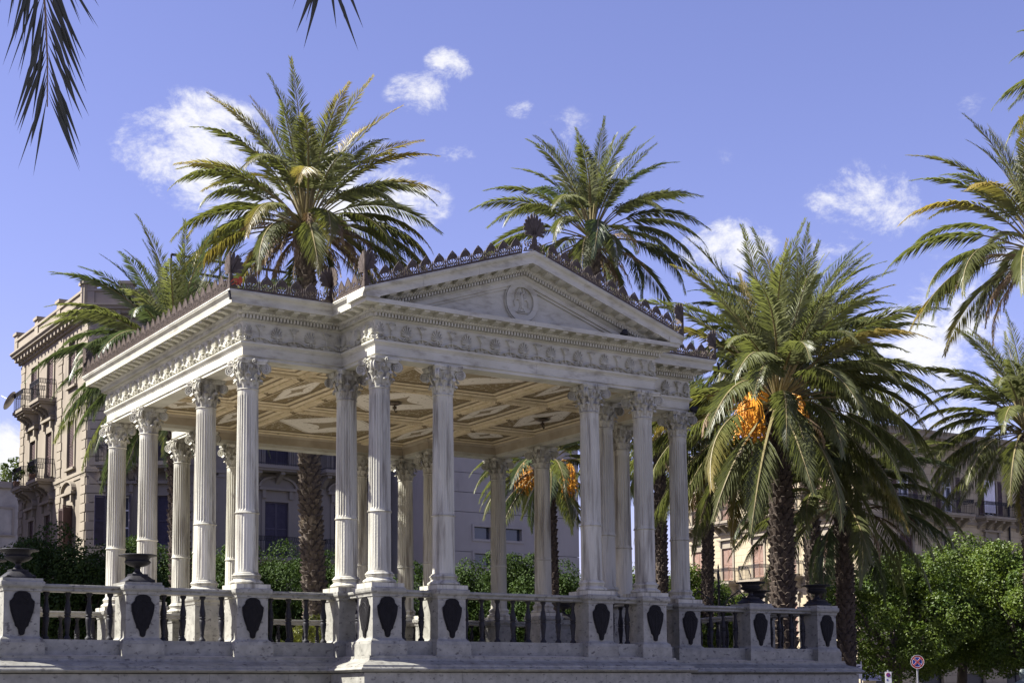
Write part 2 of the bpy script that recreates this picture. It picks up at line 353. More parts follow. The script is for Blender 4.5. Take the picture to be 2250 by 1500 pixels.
# ------------------------------------------------------------------ terrace (platform)
ter = thing('stone_terrace', (0, 0, 0), 'raised grey marble terrace with moulded ledge under the bandstand', 'terrace')
prof = [(-.1, 0), (.43, 0), (.43, -.05)] + cyma(.44, -.055, .70, -.20, 6) + arc(.70, -.205, .70, -.295, .055, 6) + [(.62, -.298), (-.1, -.298)]
prof = [(o, z+ZG) for o, z in prof]
for m in run_pieces(TERR, prof[::-1], 2.15): ob('ledge_stone', m.mesh('ledge_stone', PLINTH, 40), ter)
for z0, z1 in ((-.96, -.310), (-1.62, -.966), (-2.38, -1.626)):
    for m in run_pieces(TERR, [(.30, z0+ZG), (.30, z1+ZG), (.645, z1+ZG), (.645, z0+ZG)], 1.55): ob('dado_stone', m.mesh('dado_stone', PLINTH), ter)
m = MB(); fl = [(x, y) for x, y in TERR]
for x0, x1, y0, y1 in ((-xu0-.25, xu0+.25, -.25, D+.25), (-xp1-.25, xp1+.25, -p_-.25, -.251), (-xp1-.25, xp1+.25, D+.251, D+p_+.25)): m.box(x0, x1, y0, y1, 0.02, .02+ZG)
ob('terrace_floor', m.mesh('terrace_floor', FLOOR), ter)

# ------------------------------------------------------------------ balustrade with pedestals, shields, balusters and urns
bal = thing('balustrade', (0, 0, ZG), 'marble balustrade with black iron balusters and shields round the terrace', 'balustrade')
def square_lathe(m, prof):
    rings = []
    for h, z in prof: rings.append([m.vert(q) for q in ((-h,-h,z),(h,-h,z),(h,h,z),(-h,h,z))])
    for a, b in zip(rings, rings[1:]):
        for k in range(4): m.face((a[k], a[(k+1)%4], b[(k+1)%4], b[k]))
    m.face(rings[0][::-1]); m.face(rings[-1])
m = MB(); square_lathe(m, [(.374, 0), (.374, .222), (.362, .226), (.358, .25)]+cyma(.355, .255, .302, .345, 5)+[(.300, .36), (.300, 1.075), (.318, 1.085), (.318, 1.11)]+cyma(.322, 1.115, .358, 1.175, 4)+[(.362, 1.18), (.362, 1.235), (.352, 1.25)])
PED = m.mesh('pedestal', PLINTH)
m = MB(); square_lathe(m, [(.335, 1.251), (.335, 1.30)]); CAPS = m.mesh('urn_plinth', PLINTH)
# iron shield: outline measured on the photograph
half = [(0, .62), (.05, .615), (.098, .59), (.118, .555), (.124, .52), (.150, .485), (.172, .465), (.170, .40), (.158, .32), (.135, .235), (.112, .165), (.096, .12), (.092, .085), (.062, .06), (.048, .03), (.040, -.035), (.022, -.055), (0, -.062)]
out_ = half + [(-x, z) for x, z in half[-2:0:-1]]
m = MB(); m.plate(out_, -.022, .0); inn = [(x*.86, .28+(z-.28)*.88) for x, z in out_]; m.plate(inn, -.030, -.0221)
rr = random.Random(5)
m.ridge([(0, .5), (.03, .42), (-.03, .34), (.02, .26), (0, .15), (0, .02)], [.02, .05, .06, .05, .04, .02], .0); 
for k in range(12):
    a = rr.uniform(0, 2*PI); m.lathe([(.001, 0), (.02, .004), (.012, .012)], 6, cap=False) if False else None
mm = MB(T=lambda q: (q[0], q[1]-.030, q[2]))
for sgn in (-1, 1):
    mm.ridge([(sgn*.02, .10), (sgn*.06, .2), (sgn*.085, .32), (sgn*.06, .42), (sgn*.02, .45)], [.012, .02, .024, .02, .01], .005)
    mm.ridge([(sgn*.09, .44), (sgn*.05, .5), (0, .53)], [.01, .02, .02], .005)
mm.ridge([(0, .02), (0, .2), (0, .4), (0, .5)], [.02, .03, .04, .02], .005)
n0 = len(m.v); m.v += mm.v; m.f += [tuple(i+n0 for i in f) for f in mm.f]; m.m += mm.m
SHIELD = m.mesh('shield', SHIELDM, 40)
bp_ = [(.060, 0), (.062, .03), (.055, .045), (.040, .06), (.034, .075), (.030, .10), (.036, .12), (.038, .135), (.034, .15), (.040, .20), (.053, .30), (.058, .35), (.055, .38), (.046, .395), (.058, .41), (.060, .425), (.046, .44), (.057, .455), (.058, .48), (.056, .52), (.045, .58), (.034, .65), (.030, .70), (.034, .715), (.030, .73), (.036, .755), (.052, .775), (.055, .80), (.055, .815)]
m = MB(); m.lathe(bp_, 14); BALU = m.mesh('baluster', BRONZE, 40)
# urn
up_ = [(.27, 0), (.275, .015), (.23, .06), (.175, .10), (.16, .115)]
def urn(x, y, label, s=1.0):
    t = thing('iron_urn', (x, y, ZG+1.301), label, 'urn', 'iron urns on the balustrade pedestals')
    for k in range(4):
        pass
    f, b, st = URN
    ob('foot', f, t, scale=s); ob('stem', st, t, scale=s); ob('bowl', b, t, scale=s)
m = MB()
rings = []
for h, z, o in ((.30, 0, .14), (.295, .02, .12), (.24, .07, .06), (.18, .115, .0), (.165, .12, 0), (.165, .155, 0), (.12, .157, 0)):
    ring = []
    for k in range(32):
        a = 2*PI*k/32; c, s = math.cos(a), math.sin(a); q = h/max(abs(c), abs(s))**.55
        q *= 1 - o*(math.cos(4*a)*-.5+.5)*.5; lift = .03*(1-abs(math.cos(2*a)))*(1 if z < .03 else 0)
        ring.append(m.vert((q*c, q*s, z+lift)))
    rings.append(ring)
for a, b in zip(rings, rings[1:]):
    for k in range(32): m.face((a[k], a[(k+1)%32], b[(k+1)%32], b[k]))
m.face(rings[0][::-1]); m.face(rings[-1])
fo = m.mesh('urn_foot', BRONZE, 50)
m = MB(); m.lathe([(.12, .155), (.085, .175), (.055, .21), (.045, .245), (.05, .26), (.062, .268), (.05, .276), (.05, .285)], 20); st = m.mesh('urn_stem', BRONZE, 50)
m = MB(); m.lathe([(.05, .283), (.10, .292), (.16, .315), (.205, .345), (.225, .375), (.215, .395), (.195, .405)], 40, mod=lambda k, r, z: 1+(.035 if k % 2 else -.02)*(1 if .29 < z < .38 else 0))
m.lathe([(.195, .404), (.20, .43), (.23, .462), (.30, .478), (.335, .482), (.338, .492), (.33, .50), (.30, .497), (.24, .485), (.18, .45), (.05, .44)], 40); bw = m.mesh('urn_bowl', BRONZE, 50)
URN = (fo, bw, st)

PEDS = []      # x, y, sides with a shield (rotation), urn label
front = [(-xu0, 0, [0], 1), (-xu1, 0, [0], 1), (-xA, 0, [0], 0), (-xp1, 0, [], 0), (-xp1, -p_, [0, -90], 0), (-xp2, -p_, [0], 0), (xp2, -p_, [0], 0), (xp1, -p_, [0, 90], 0), (xp1, 0, [], 0), (xA, 0, [0], 0), (xu1, 0, [0], 1), (xu0, 0, [0], 1)]
PEDS += front
PEDS += [(x, D-y, [r+180 for r in rs], u) for x, y, rs, u in front]
for y in (yL2, yL3):
    PEDS += [(-xu0, y, [-90], 1), (xu0, y, [90], 1), (-xA, y, [], 0), (xA, y, [], 0)]
for x, y, rs, u in PEDS:
    pd = ob('pedestal', PED, bal, (x, y, 0))
    if u: ob('urn_plinth', CAPS, pd)
    for r in rs: ob('shield', SHIELD, pd, (math.sin(R(r))*.3005, -math.cos(R(r))*.3005, .405), R(r), (1.20, 1, 1.09))
def bay(x0, y0, x1, y1, nb):
    a, b = Vector((x0, y0)), Vector((x1, y1)); L = (b-a).length; d = (b-a)/L; rz = math.atan2(d.y, d.x)
    l0, l1 = .301, L-.301
    m = MB(); m.box(l0+.075, l1-.075, -.20, .20, 0, .222); m.box(l0+.06, l1-.06, -.185, .185, .222, .285); ob('base_course', m.mesh('base_course', PLINTH), bal, (x0, y0, 0), rz)
    m = MB(); pr = [(-.10, 1.10), (-.13, 1.115), (-.13, 1.15)]+cyma(-.135, 1.155, -.165, 1.185, 3)+[(-.165, 1.215), (-.155, 1.228)]
    pr = pr + [(-o, z) for o, z in pr[::-1]]
    r0 = [m.vert((l0-.03, o, z)) for o, z in pr]; r1 = [m.vert((l1+.03, o, z)) for o, z in pr]; n = len(pr)
    for k in range(n): m.face((r0[k], r1[k], r1[(k+1)%n], r0[(k+1)%n]))
    m.face(r0); m.face(r1[::-1]); ob('rail', m.mesh('rail', PLINTH), bal, (x0, y0, 0), rz)
    for k in range(nb):
        t = l0+(l1-l0)*(k+.5)/nb; q = a+d*t; ob('baluster', BALU, bal, (q.x, q.y, .285))
def bays(pts):
    for (x0, y0), (x1, y1), nb in pts: bay(x0, y0, x1, y1, nb)
FR = [((-xu0, 0), (-xu1, 0), 4), ((-xu1, 0), (-xA, 0), 4), ((-xA, 0), (-xp1, 0), 4), ((-xp1, -p_), (-xp1, 0), 2), ((-xp1, -p_), (-xp2, -p_), 2), ((-xp2, -p_), (xp2, -p_), 8), ((xp2, -p_), (xp1, -p_), 2), ((xp1, -p_), (xp1, 0), 2), ((xp1, 0), (xA, 0), 4), ((xA, 0), (xu1, 0), 4), ((xu1, 0), (xu0, 0), 4)]
bays(FR); bays([((a[0], D-a[1]), (b[0], D-b[1]), n) for a, b, n in FR])
for s in (-1, 1): bays([((s*xu0, 0), (s*xu0, yL2), 4), ((s*xu0, yL2), (s*xu0, yL3), 8), ((s*xu0, yL3), (s*xu0, D), 4)])
ul = {(-xu0, 0): 'leftmost large dark iron urn on the front balustrade', (-xu1, 0): 'dark iron urn on the pedestal left of the white columns', (xu1, 0): 'dark iron urn on the first pedestal right of the columns', (xu0, 0): 'dark iron urn on the last pedestal at the right corner',
      (-xu0, yL2): 'dark iron urn cut by the left picture edge', (xu0, yL2): 'dark iron urn partly hidden just behind another urn right of the columns', (xu1, D): 'small rear urn seen low through the balusters of the middle bay', (xu0, D): 'rear urn glimpsed between the two right portico pedestals', (xu0, yL3): 'rear urn mostly hidden behind the rightmost column'}
for (x, y), lb in ul.items(): urn(x, y, lb)

# ------------------------------------------------------------------ bandstand: columns
ban = thing('bandstand', (0, 0, ZG), 'white marble bandstand temple with fluted columns, pediment and iron cresting', 'bandstand')
m = MB(); square_lathe(m, [(.335, 1.251), (.335, 1.332)]); C_PL = m.mesh('column_plinth', MARBLE)
pr = arc(.285, 1.333, .285, 1.405, .030, 6)+[(.272, 1.408), (.272, 1.415)]+[(.262-.018*math.sin(PI*t/5), 1.416+.05*t/5) for t in range(6)]+[(.262, 1.468), (.262, 1.474)]+arc(.250, 1.476, .250, 1.528, .024, 6)+[(.242, 1.53), (.242, 1.545), (.225, 1.56)]
m = MB(); m.lathe(pr, 40); C_BASE = m.mesh('column_base', MARBLE, 40)
NF = 24; SUB = 6
def shaft_r(z): t = (z-1.55)/(4.97-1.55); return .2135 - .0215*t**1.6
m = MB(); rings = []
def flute_ring(z, depth, convex):
    ring = []
    for k in range(NF*SUB):
        t = (k % SUB)/SUB; r = shaft_r(z)
        q = 0 if t < .16 else math.sin(PI*(t-.16)/.84)
        r += (-depth*q) if not convex else (-depth*.55 if t < .16 else -depth*.55+depth*.55*math.sin(PI*(t-.16)/.84)) 
        a = 2*PI*k/(NF*SUB); ring.append(m.vert((r*math.cos(a), r*math.sin(a), z)))
    return ring
def skin(rings):
    for a, b in zip(rings, rings[1:]):
        n = len(a)
        for k in range(n): m.face((a[k], a[(k+1)%n], b[(k+1)%n], b[k]))
skin([flute_ring(1.56, 0, 0), flute_ring(1.60, 0, 0), flute_ring(1.63, .014, 1), flute_ring(2.1, .014, 1), flute_ring(2.60, .014, 1), flute_ring(2.635, 0, 0), flute_ring(2.65, 0, 0)])
skin([flute_ring(2.69, 0, 0), flute_ring(2.71, 0, 0), flute_ring(2.745, .020, 0), flute_ring(3.3, .020, 0), flute_ring(4.0, .019, 0), flute_ring(4.80, .018, 0), flute_ring(4.85, .012, 0), flute_ring(4.875, 0, 0), flute_ring(4.97, 0, 0)])
C_SH = m.mesh('shaft', MARBLE, 32)
m = MB(); m.lathe([(.205, 2.645)]+arc(.220, 2.65, .220, 2.675, .014, 4)+[(.218, 2.69), (.205, 2.695)], 40, cap=False); C_RING = m.mesh('shaft_ring', MARBLE, 50)
# capital
m = MB(); m.lathe([(.19, 4.955)]+arc(.196, 4.96, .196, 4.995, .016, 5)+[(.185, 5.0), (.178, 5.05), (.178, 5.18), (.19, 5.28), (.225, 5.37), (.262, 5.42), (.262, 5.43), (.2, 5.435)], 32, cap=False)
def acanthus(ang, z0, h, r0, wd, curl):
    ca, sa = math.cos(ang), math.sin(ang); rows = []
    for i in range(8):
        t = i/7
        r = r0+.012+.020*t+curl*max(0, t-.55)**1.6*3.2; z = z0+h*(t if t < .86 else .86-(t-.86)*1.4)
        wv = wd*(.55+.75*t-1.05*max(0, t-.5)**1.5*1.6)*(1+(.16 if i % 2 else -.12))
        wv = max(wv, .012); row = []
        for s_, bulge in ((-1, -.018), (-.5, .004), (0, .014), (.5, .004), (1, -.018)):
            rr_ = r+bulge; tt = s_*wv/2
            row.append(m.vert((rr_*ca-tt*sa, rr_*sa+tt*ca, z-(abs(s_)*.02 if t > .3 else 0))))
        rows.append(row)
    for a, b in zip(rows, rows[1:]):
        for k in range(4): m.face((a[k], a[k+1], b[k+1], b[k]))
for k in range(8): acanthus(2*PI*k/8, 5.0, .20, .182, .125, .085)
for k in range(8): acanthus(2*PI*(k+.5)/8, 5.06, .27, .186, .12, .11)
def spiral(c0, r0, turns, sgn, n=26, shrink=.82):
    return [(c0[0]+sgn*(r0*(1-shrink*i/n))*math.cos(PI/2-2*PI*turns*i/n), c0[1]+(r0*(1-shrink*i/n))*math.sin(PI/2-2*PI*turns*i/n)) for i in range(n+1)]
for k in range(4):
    a = PI/4+k*PI/2; ca, sa = math.cos(a), math.sin(a)
    sp = [(.20, 5.22), (.225, 5.31), (.26, 5.39), (.31, 5.435), (.345, 5.445)]+spiral((.352, 5.352), .095, 2.2, 1, 34, .86)
    for off in (-.026, .026):
        m.tube([(r*ca-off*sa, r*sa+off*ca, z) for r, z in sp], [.014]*4+[.0135]*(len(sp)-5)+[.010], 5)
    cpts = [(.352+.08*math.cos(q*PI/5), 5.352+.08*math.sin(q*PI/5)) for q in range(10)]
    A = [m.vert((r*ca-(-.018)*sa, r*sa+(-.018)*ca, z)) for r, z in cpts]; B = [m.vert((r*ca-.018*sa, r*sa+.018*ca, z)) for r, z in cpts]
    m.face(A[::-1]); m.face(B)
    for q in range(10): m.face((A[q], A[(q+1)%10], B[(q+1)%10], B[q]))
    # inner helices and fleuron on each face
    b = k*PI/2; cb, sb = math.cos(b), math.sin(b)
    for sg in (-1, 1):
        h = [(sg*.10, 5.24), (sg*.105, 5.32), (sg*.085, 5.39)]+[(sg*(.055)+x_, z_) for x_, z_ in [(sg*.034*(1-.8*i/14)*math.cos(PI/2+2*PI*1.5*i/14*-1)*-1, 5.375+.034*(1-.8*i/14)*math.sin(PI/2-2*PI*1.5*i/14)) for i in range(15)]]
        m.tube([((.245+.02*(i > 2))*cb-x_*sb, (.245+.02*(i > 2))*sb+x_*cb, z_) for i, (x_, z_) in enumerate(h)], .010, 5)
    for q in range(8):
        th = 2*PI*q/8; cc = (.30, math.cos(th)*.035, 5.478+math.sin(th)*.035)
        T0 = len(m.v)
        for dx, dy, dz in ((.02,0,0),(-.02,0,0),(0,.022,0),(0,-.022,0),(0,0,.022),(0,0,-.022)):
            x_, y_, z_ = cc[0]+dx, cc[1]+dy, cc[2]+dz; m.vert((x_*cb-y_*sb, x_*sb+y_*cb, z_))
        for f in ((0,2,4),(2,1,4),(1,3,4),(3,0,4),(2,0,5),(1,2,5),(3,1,5),(0,3,5)): m.face([T0+i for i in f])
    m.tube([(.275*cb, .275*sb, 5.478), (.335*cb, .335*sb, 5.478)], [.024, .012], 7)
ring0 = []
for k in range(4):
    a = PI/4+k*PI/2
    P0 = Vector((math.cos(a), math.sin(a)))*.405; tn = Vector((-math.sin(a), math.cos(a)))*.045
    nx = Vector((math.cos(a+PI/2), math.sin(a+PI/2)))*.405-Vector((-math.sin(a+PI/2), math.cos(a+PI/2)))*.045
    s0 = P0+tn
    for i in range(7):
        t = i/7; q = s0.lerp(nx, t); md = Vector((math.cos(a+PI/4), math.sin(a+PI/4))); ring0.append(q-md*.062*math.sin(PI*t))
    ring0.append(nx)
def abr(sc_, z): return [m.vert((q.x*sc_, q.y*sc_, z)) for q in ring0]
rs = [abr(.90, 5.435), abr(.93, 5.46), abr(.96, 5.485), abr(1.0, 5.488), abr(1.0, 5.526)]; skin(rs); m.face(rs[0][::-1]); m.face(rs[-1])
C_CAP = m.mesh('capital', MARBLE, 50)
COLS = [(-xA, 0), (-xp1, 0), (-xp1, -p_), (-xp2, -p_), (xp2, -p_), (xp1, -p_), (xp1, 0), (xA, 0)]
COLS = COLS+[(x, D-y) for x, y in COLS]+[(s*xA, y) for s in (-1, 1) for y in (yL2, yL3)]
for i, (x, y) in enumerate(COLS):
    c = ob('column', C_SH, ban, (x, y, 0), random.choice((0, PI/2, PI)))
    c.rotation_euler = (0, 0, 0)
    for nme, me in (('plinth', C_PL), ('base', C_BASE), ('shaft_ring', C_RING), ('capital', C_CAP)): ob(nme, me, c)

# ------------------------------------------------------------------ entablature
e = .195
ZA, ZF0, ZF1, ZB, ZD0, ZE0, ZM0, ZC0, ZC1, ZS = 5.5308, 5.8545, 6.2441, 6.285, 6.278, 6.352, 6.404, 6.456, 6.540, 6.6877
arch = [(-e, ZA), (-e, 5.84), (e-.02, 5.84), (e+.055, ZF0-.001), (e+.055, 5.825)]+cyma(e+.05, 5.82, e+.012, 5.775, 4)+[(e+.012, 5.765), (e, 5.762), (e, 5.612), (e+.006, 5.606), (e+.006, 5.594), (e-.018, 5.59), (e-.018, ZA)]
for mb in run_pieces(BODY, arch, 3.3, .004): ob('architrave_block', mb.mesh('architrave_block', MARBLE_E, 40), ban)
fr_ = [(-e+.02, ZF0), (-e+.02, ZF1), (e, ZF1), (e, ZF0)]
for mb in run_pieces(BODY, fr_, 4.4, .003): ob('frieze_block', mb.mesh('frieze_block', MARBLE_E), ban)
corn = [(-.1, ZF1+.001), (-.1, ZC1), (.578, ZC1), (.578, ZC0), (.556, ZC0-.004), (.556, ZC0+.012), (.335, ZC0+.012), (.335, ZM0)]+[(.345-.045*t/4-.012*math.sin(PI*t/4)*-1, ZM0-.05*t/4) for t in range(5)]+[(.238, ZE0), (.238, ZD0)]+cyma(.252, ZD0-.003, .20, ZF1+.001, 4)
for mb in run_pieces(BODY, corn, 2.6, .004): ob('cornice_block', mb.mesh('cornice_block', MARBLE_E, 40), ban)
sima = [(.30, ZC1+.001), (.30, ZS-.03), (.55, ZS-.008), (.645, ZS), (.652, ZS-.022), (.648, ZS-.03)]+cyma(.642, ZS-.034, .586, ZC1+.028, 6)+[(.582, ZC1+.02), (.582, ZC1+.001)]
for i in (0, 1, 3, 4, 5, 6, 7, 9, 10, 11):
    for mb in run_pieces(BODY, sima, 2.6, .004, only=[i], square=((1, 1), (3, 0), (7, 1), (9, 0))): ob('gutter_block', mb.mesh('gutter_block', MARBLE_E, 40), ban)
# inner fascia of the beams (facing the ceiling)
def inset(poly, d): 
    E = edges(poly); return [tuple(Vector(poly[i])-E[i-1][3]*d-E[i][3]*d) for i in range(len(poly))]
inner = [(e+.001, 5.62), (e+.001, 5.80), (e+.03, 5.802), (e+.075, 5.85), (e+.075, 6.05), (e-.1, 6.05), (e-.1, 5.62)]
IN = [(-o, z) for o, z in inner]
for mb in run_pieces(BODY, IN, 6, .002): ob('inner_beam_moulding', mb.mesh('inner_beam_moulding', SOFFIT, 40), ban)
# dentils, egg moulding (too fine to pick apart) and modillions
E_ = edges(BODY); den = MB(); egg = MB(); MODS = []
def egg_at(mb, P, u, n, w_, h, d):
    k0 = len(mb.v); 
    for a, b, c in ((-.5, 0, .5), (.5, 0, .5), (-.42, 0, -.2), (.42, 0, -.2), (0, 0, -.55), (0, 1, .45), (0, 1, -.1)): mb.vert(P+u*(a*w_)+n*(b*d)+Vector((0, 0, c*h)))
    for f in ((0,2,6,5),(1,5,6,3),(2,4,6),(4,3,6),(0,5,1)): mb.face([k0+i for i in f])
for i, (a, b, d, nn, L) in enumerate(E_):
    convex = lambda q: (E_[i-1][3] if q == 0 else E_[(i+1) % 12][3]).dot(d)*(-1 if q == 0 else 1) > 0
    def ext(o): return (o if convex(0) else -o, o if convex(1) else -o)
    e0, e1 = ext(.262); n = max(2, round((L+e0+e1)/.068)); u3 = Vector((d.x, d.y, 0)); n3 = Vector((nn.x, nn.y, 0))
    for k in range(n):
        t = -e0+(L+e0+e1)*(k+.5)/n; q = a+d*t
        for s_ in (0,):
            T_ = lambda pt: (q.x+d.x*pt[0]+nn.x*pt[1], q.y+d.y*pt[0]+nn.y*pt[1], pt[2])
            den.T = T_; den.box(-.0185, .0185, .22, .322, ZD0+.004, ZE0-.004)
    e0, e1 = ext(.31); n = max(2, round((L+e0+e1)/.062))
    for k in range(n):
        t = -e0+(L+e0+e1)*(k+.5)/n; q = a+d*t+nn*.305; egg_at(egg, Vector((q.x, q.y, (ZE0+ZM0)/2)), u3, n3, .052, .056, .05)
    e0, e1 = ext(.44); Lt = L+e0+e1-.12; n = max(2, round(Lt/.315))
    for k in range(n):
        t = -e0+.06+Lt*(k+.5)/n; q = a+d*t; MODS.append((q.x, q.y, math.atan2(d.y, d.x)))
den.T = None
o = ob('dentil_row', den.mesh('dentil_row', MARBLE_E), ban); o['kind'] = 'stuff'
o = ob('egg_moulding', egg.mesh('egg_moulding', MARBLE_E, 60), ban); o['kind'] = 'stuff'
m = MB()   # modillion: scrolled bracket under the soffit, local -y is outwards
pts = [(.33, ZC0+.011), (.33, ZM0+.004), (.38, ZM0-.006), (.44, ZM0+.008), (.50, ZM0+.024), (.535, ZM0+.016), (.548, ZM0+.030), (.548, ZC0+.011)]
a0 = [m.vert((-.062, -o_, z)) for o_, z in pts]; a1 = [m.vert((.062, -o_, z)) for o_, z in pts]; n = len(pts)
for k in range(n): m.face((a0[k], a0[(k+1)%n], a1[(k+1)%n], a1[k]))
m.face(a0[::-1]); m.face(a1); MODM = m.mesh('modillion', MARBLE_E, 40)
for x, y, rz in MODS: ob('modillion', MODM, ban, (x, y, 0), rz)

# frieze relief: palmettes, lotus cups and running scroll
m = MB()
for k in range(9):
    a = R(90+(k-4)*19); m.petal((0, .10), a, .225-.020*abs(k-4), .034, .055)
m.petal((0, .02), R(90), .12, .05, .04)
for sg in (-1, 1): m.ridge([(sg*.012, .10), (sg*.05, .085), (sg*.085, .06)]+spiral((sg*.075, .045), .034, 1.3, sg, 12), .018, .055)
PALM_R = m.mesh('palmette', MARBLE_E, 60)
m = MB()
for k, (a, l) in enumerate(((62, .13), (76, .15), (90, .16), (104, .15), (118, .13))): m.petal((0, .17), R(a), l, .038, .058)
for sg in (-1, 1): m.ridge([(sg*.012, .19), (sg*.04, .24), (sg*.065, .29), (sg*.09, .315), (sg*.11, .295)], [.014, .02, .02, .016, .008], .038)
for q in range(4): m.petal((0, .03+q*.045), R(90), .055, .04, .038)
LOTUS = m.mesh('lotus_cup', MARBLE_E, 60)
m = MB()
for sg in (-1, 1):
    m.ridge([(0, .085), (sg*.06, .088), (sg*.12, .065), (sg*.18, .03), (sg*.235, .012), (sg*.28, .02)]+spiral((sg*.272, .062), .042, 1.4, sg, 14)[7:], [.018]*6+[.016]*8, .055)
    m.ridge([(sg*.03, .085), (sg*.07, .07)]+spiral((sg*.085, .036), .034, 1.4, sg, 14), .016, .05)
SCROLL = m.mesh('running_scroll', MARBLE_E, 60)
for i, (a, b, d, nn, L) in enumerate(E_):
    cv = [(E_[i-1][3].dot(d) < 0), (E_[(i+1) % 12][3].dot(d) > 0)]
    t0, t1 = (-e if cv[0] else e), L+(e if cv[1] else -e); LL = t1-t0
    n = max(2, round(LL/.335)); n += n % 2; rz = math.atan2(d.y, d.x); stp = LL/n
    for k in range(n+1):
        if k in (0, n): 
            continue
        q = a+d*(t0+stp*k)+nn*(e-.001)
        ob('palmette' if k % 2 == 0 else 'lotus_cup', PALM_R if k % 2 == 0 else LOTUS, ban, (q.x, q.y, ZF0+.015), rz, (.88, 1, 1.02))
        if k % 2: ob('running_scroll', SCROLL, ban, (q.x, q.y, ZF0+.012), rz, (stp/.30, 1, 1))
    for t, sx in ((t0+.1, 0), (t1-.1, 0)):
        if LL > 1.0:
            q = a+d*t+nn*(e-.001); ob('palmette', PALM_R, ban, (q.x, q.y, ZF0+.015), rz, (.62, 1, 1.02))

# ------------------------------------------------------------------ pediments (front and rear)
W = xp1+.649; RISE = 7.9483-ZS; SL = RISE/W
def pediment(side):
    yb = -p_ if side < 0 else D+p_
    Y = lambda o: yb-o if side < 0 else yb+o
    rk = [(-.06, -.45), (-.06, -.03), (.55, -.008), (.645, 0), (.652, -.022), (.648, -.03)]+cyma(.642, -.034, .586, -.120, 6)+[(.580, -.128), (.580, -.150), (.578, -.235), (.556, -.238), (.556, -.224), (.335, -.224), (.335, -.288), (.330, -.30), (.305, -.335), (.238, -.342), (.238, -.402)]+cyma(.252, -.406, .205, -.45, 4)
    for sx in (-1, 1):
        cuts = [W, W*.66, W*.33, 0]
        for j in range(3):
            m = MB(); rg = []
            xa, xb = cuts[j]-(.002 if j else 0), cuts[j+1]+(.002 if j < 2 else 0)
            for x in [xa+(xb-xa)*q/(10 if j == 0 else 1) for q in range(11 if j == 0 else 2)]:
                rg.append([m.vert((sx*x, Y(o), max(ZS+(W-x)*SL+h, ZC1-.012+.0003*i_))) for i_, (o, h) in enumerate(rk)])
            n = len(rk)
            for ra, rb in zip(rg, rg[1:]):
                for k in range(n): m.face((ra[k], rb[k], rb[(k+1)%n], ra[(k+1)%n]))
            m.face(rg[0]); m.face(rg[-1][::-1]); ob('raking_cornice_block', m.mesh('raking_cornice_block', MARBLE_E, 40), ban)
    dn_ = MB(); eg = MB(); ndn = 48
    for sx in (-1, 1):
        for k in range(ndn):
            x = (xp1-.05)*(1-(k+.5)/ndn); z = ZS+(W-x)*SL; 
            dn_.T = lambda q: (sx*(x+q[0]), Y(q[1]), z+q[2]-q[0]*SL); dn_.box(-.018, .018, .23, .318, -.400, -.344)
            eg_p = Vector((sx*x, Y(.305), z-.318)); egg_at(eg, eg_p, Vector((1, 0, 0)), Vector((0, -1 if side < 0 else 1, 0)), .045, .045, .04)
        for k in range(11):
            x = .14+k*.295; z = ZS+(W-x)*SL; mo = MB(T=lambda q: (sx*(x+q[0]), Y(q[1]), z+q[2]-q[0]*SL))
            P8 = [(.33, -.225), (.33, -.285), (.38, -.292), (.45, -.275), (.52, -.262), (.546, -.252), (.546, -.225)]
            a0 = [mo.vert((-.07, o_, h)) for o_, h in P8]; a1 = [mo.vert((.07, o_, h)) for o_, h in P8]
            for q in range(7): mo.face((a0[q], a0[(q+1)%7], a1[(q+1)%7], a1[q]))
            mo.face(a0[::-1]); mo.face(a1); ob('raking_modillion', mo.mesh('raking_modillion', MARBLE_E, 40), ban)
    dn_.T = None
    o = ob('raking_dentils', dn_.mesh('raking_dentils', MARBLE_E), ban); o['kind'] = 'stuff'
    o = ob('raking_eggs', eg.mesh('raking_eggs', MARBLE_E, 60), ban); o['kind'] = 'stuff'
    # tympanum with framed recess and eagle roundel
    sg = -1 if side < 0 else 1; m = MB()
    zt = lambda x: ZS+(W-abs(x))*SL-.44
    yw = Y(.12); xw = (W-(.44-(ZS-ZC1))/SL-.02)
    tri = [(-xw, ZC1-.02), (xw, ZC1-.02), (0, zt(0)+.02)]
    m.plate(tri, min(yw, yw-sg*.2), max(yw, yw-sg*.2)); ty = ob('tympanum', m.mesh('tympanum', MARBLE_E), ban)
    fr = MB()
    for sx in (-1, 1):       # raised frame strips along the rake
        A_, B_ = (sx*(xw-.35), zt(xw-.35)), (sx*.0, zt(0))
        for (q0, q1, y0, y1) in ((0, .10, .12, .19), (.10, .15, .12, .155)):
            a = [(A_[0], A_[1]-q0), (B_[0], B_[1]-q0), (B_[0], B_[1]-q1), (A_[0], A_[1]-q1)]
            fr.plate(a if sx < 0 else a[::-1], *(sorted((Y(y0), Y(y1)))))
    ob('tympanum_frame', fr.mesh('tympanum_frame', MARBLE_E), ty)
    zc = 7.03
    T3 = lambda q: (q[0]*(1 if side < 0 else -1), Y(.12)+(q[1] if side < 0 else -q[1]), zc+q[2])
    m = MB(T=T3)
    def ringb(r0, r1, d, nseg=40):
        A = [[m.vert((r*math.cos(2*PI*k/nseg), -dd, r*math.sin(2*PI*k/nseg)*1.08)) for k in range(nseg)] for r, dd in ((r0, 0), (r0, d), (r1, d), (r1, .012))]
        for a, b in zip(A, A[1:]):
            for k in range(nseg): m.face((a[k], a[(k+1)%nseg], b[(k+1)%nseg], b[k]))
    ringb(.40, .385, .045); ringb(.375, .27, .062); m.face([m.vert((.27*math.cos(2*PI*k/40), -.012, .27*1.08*math.sin(2*PI*k/40))) for k in range(40)])
    ro = ob('roundel', m.mesh('roundel', MARBLE_E, 40), ty)
    m = MB(T=lambda q: T3((q[0], q[1]-.013, q[2])))
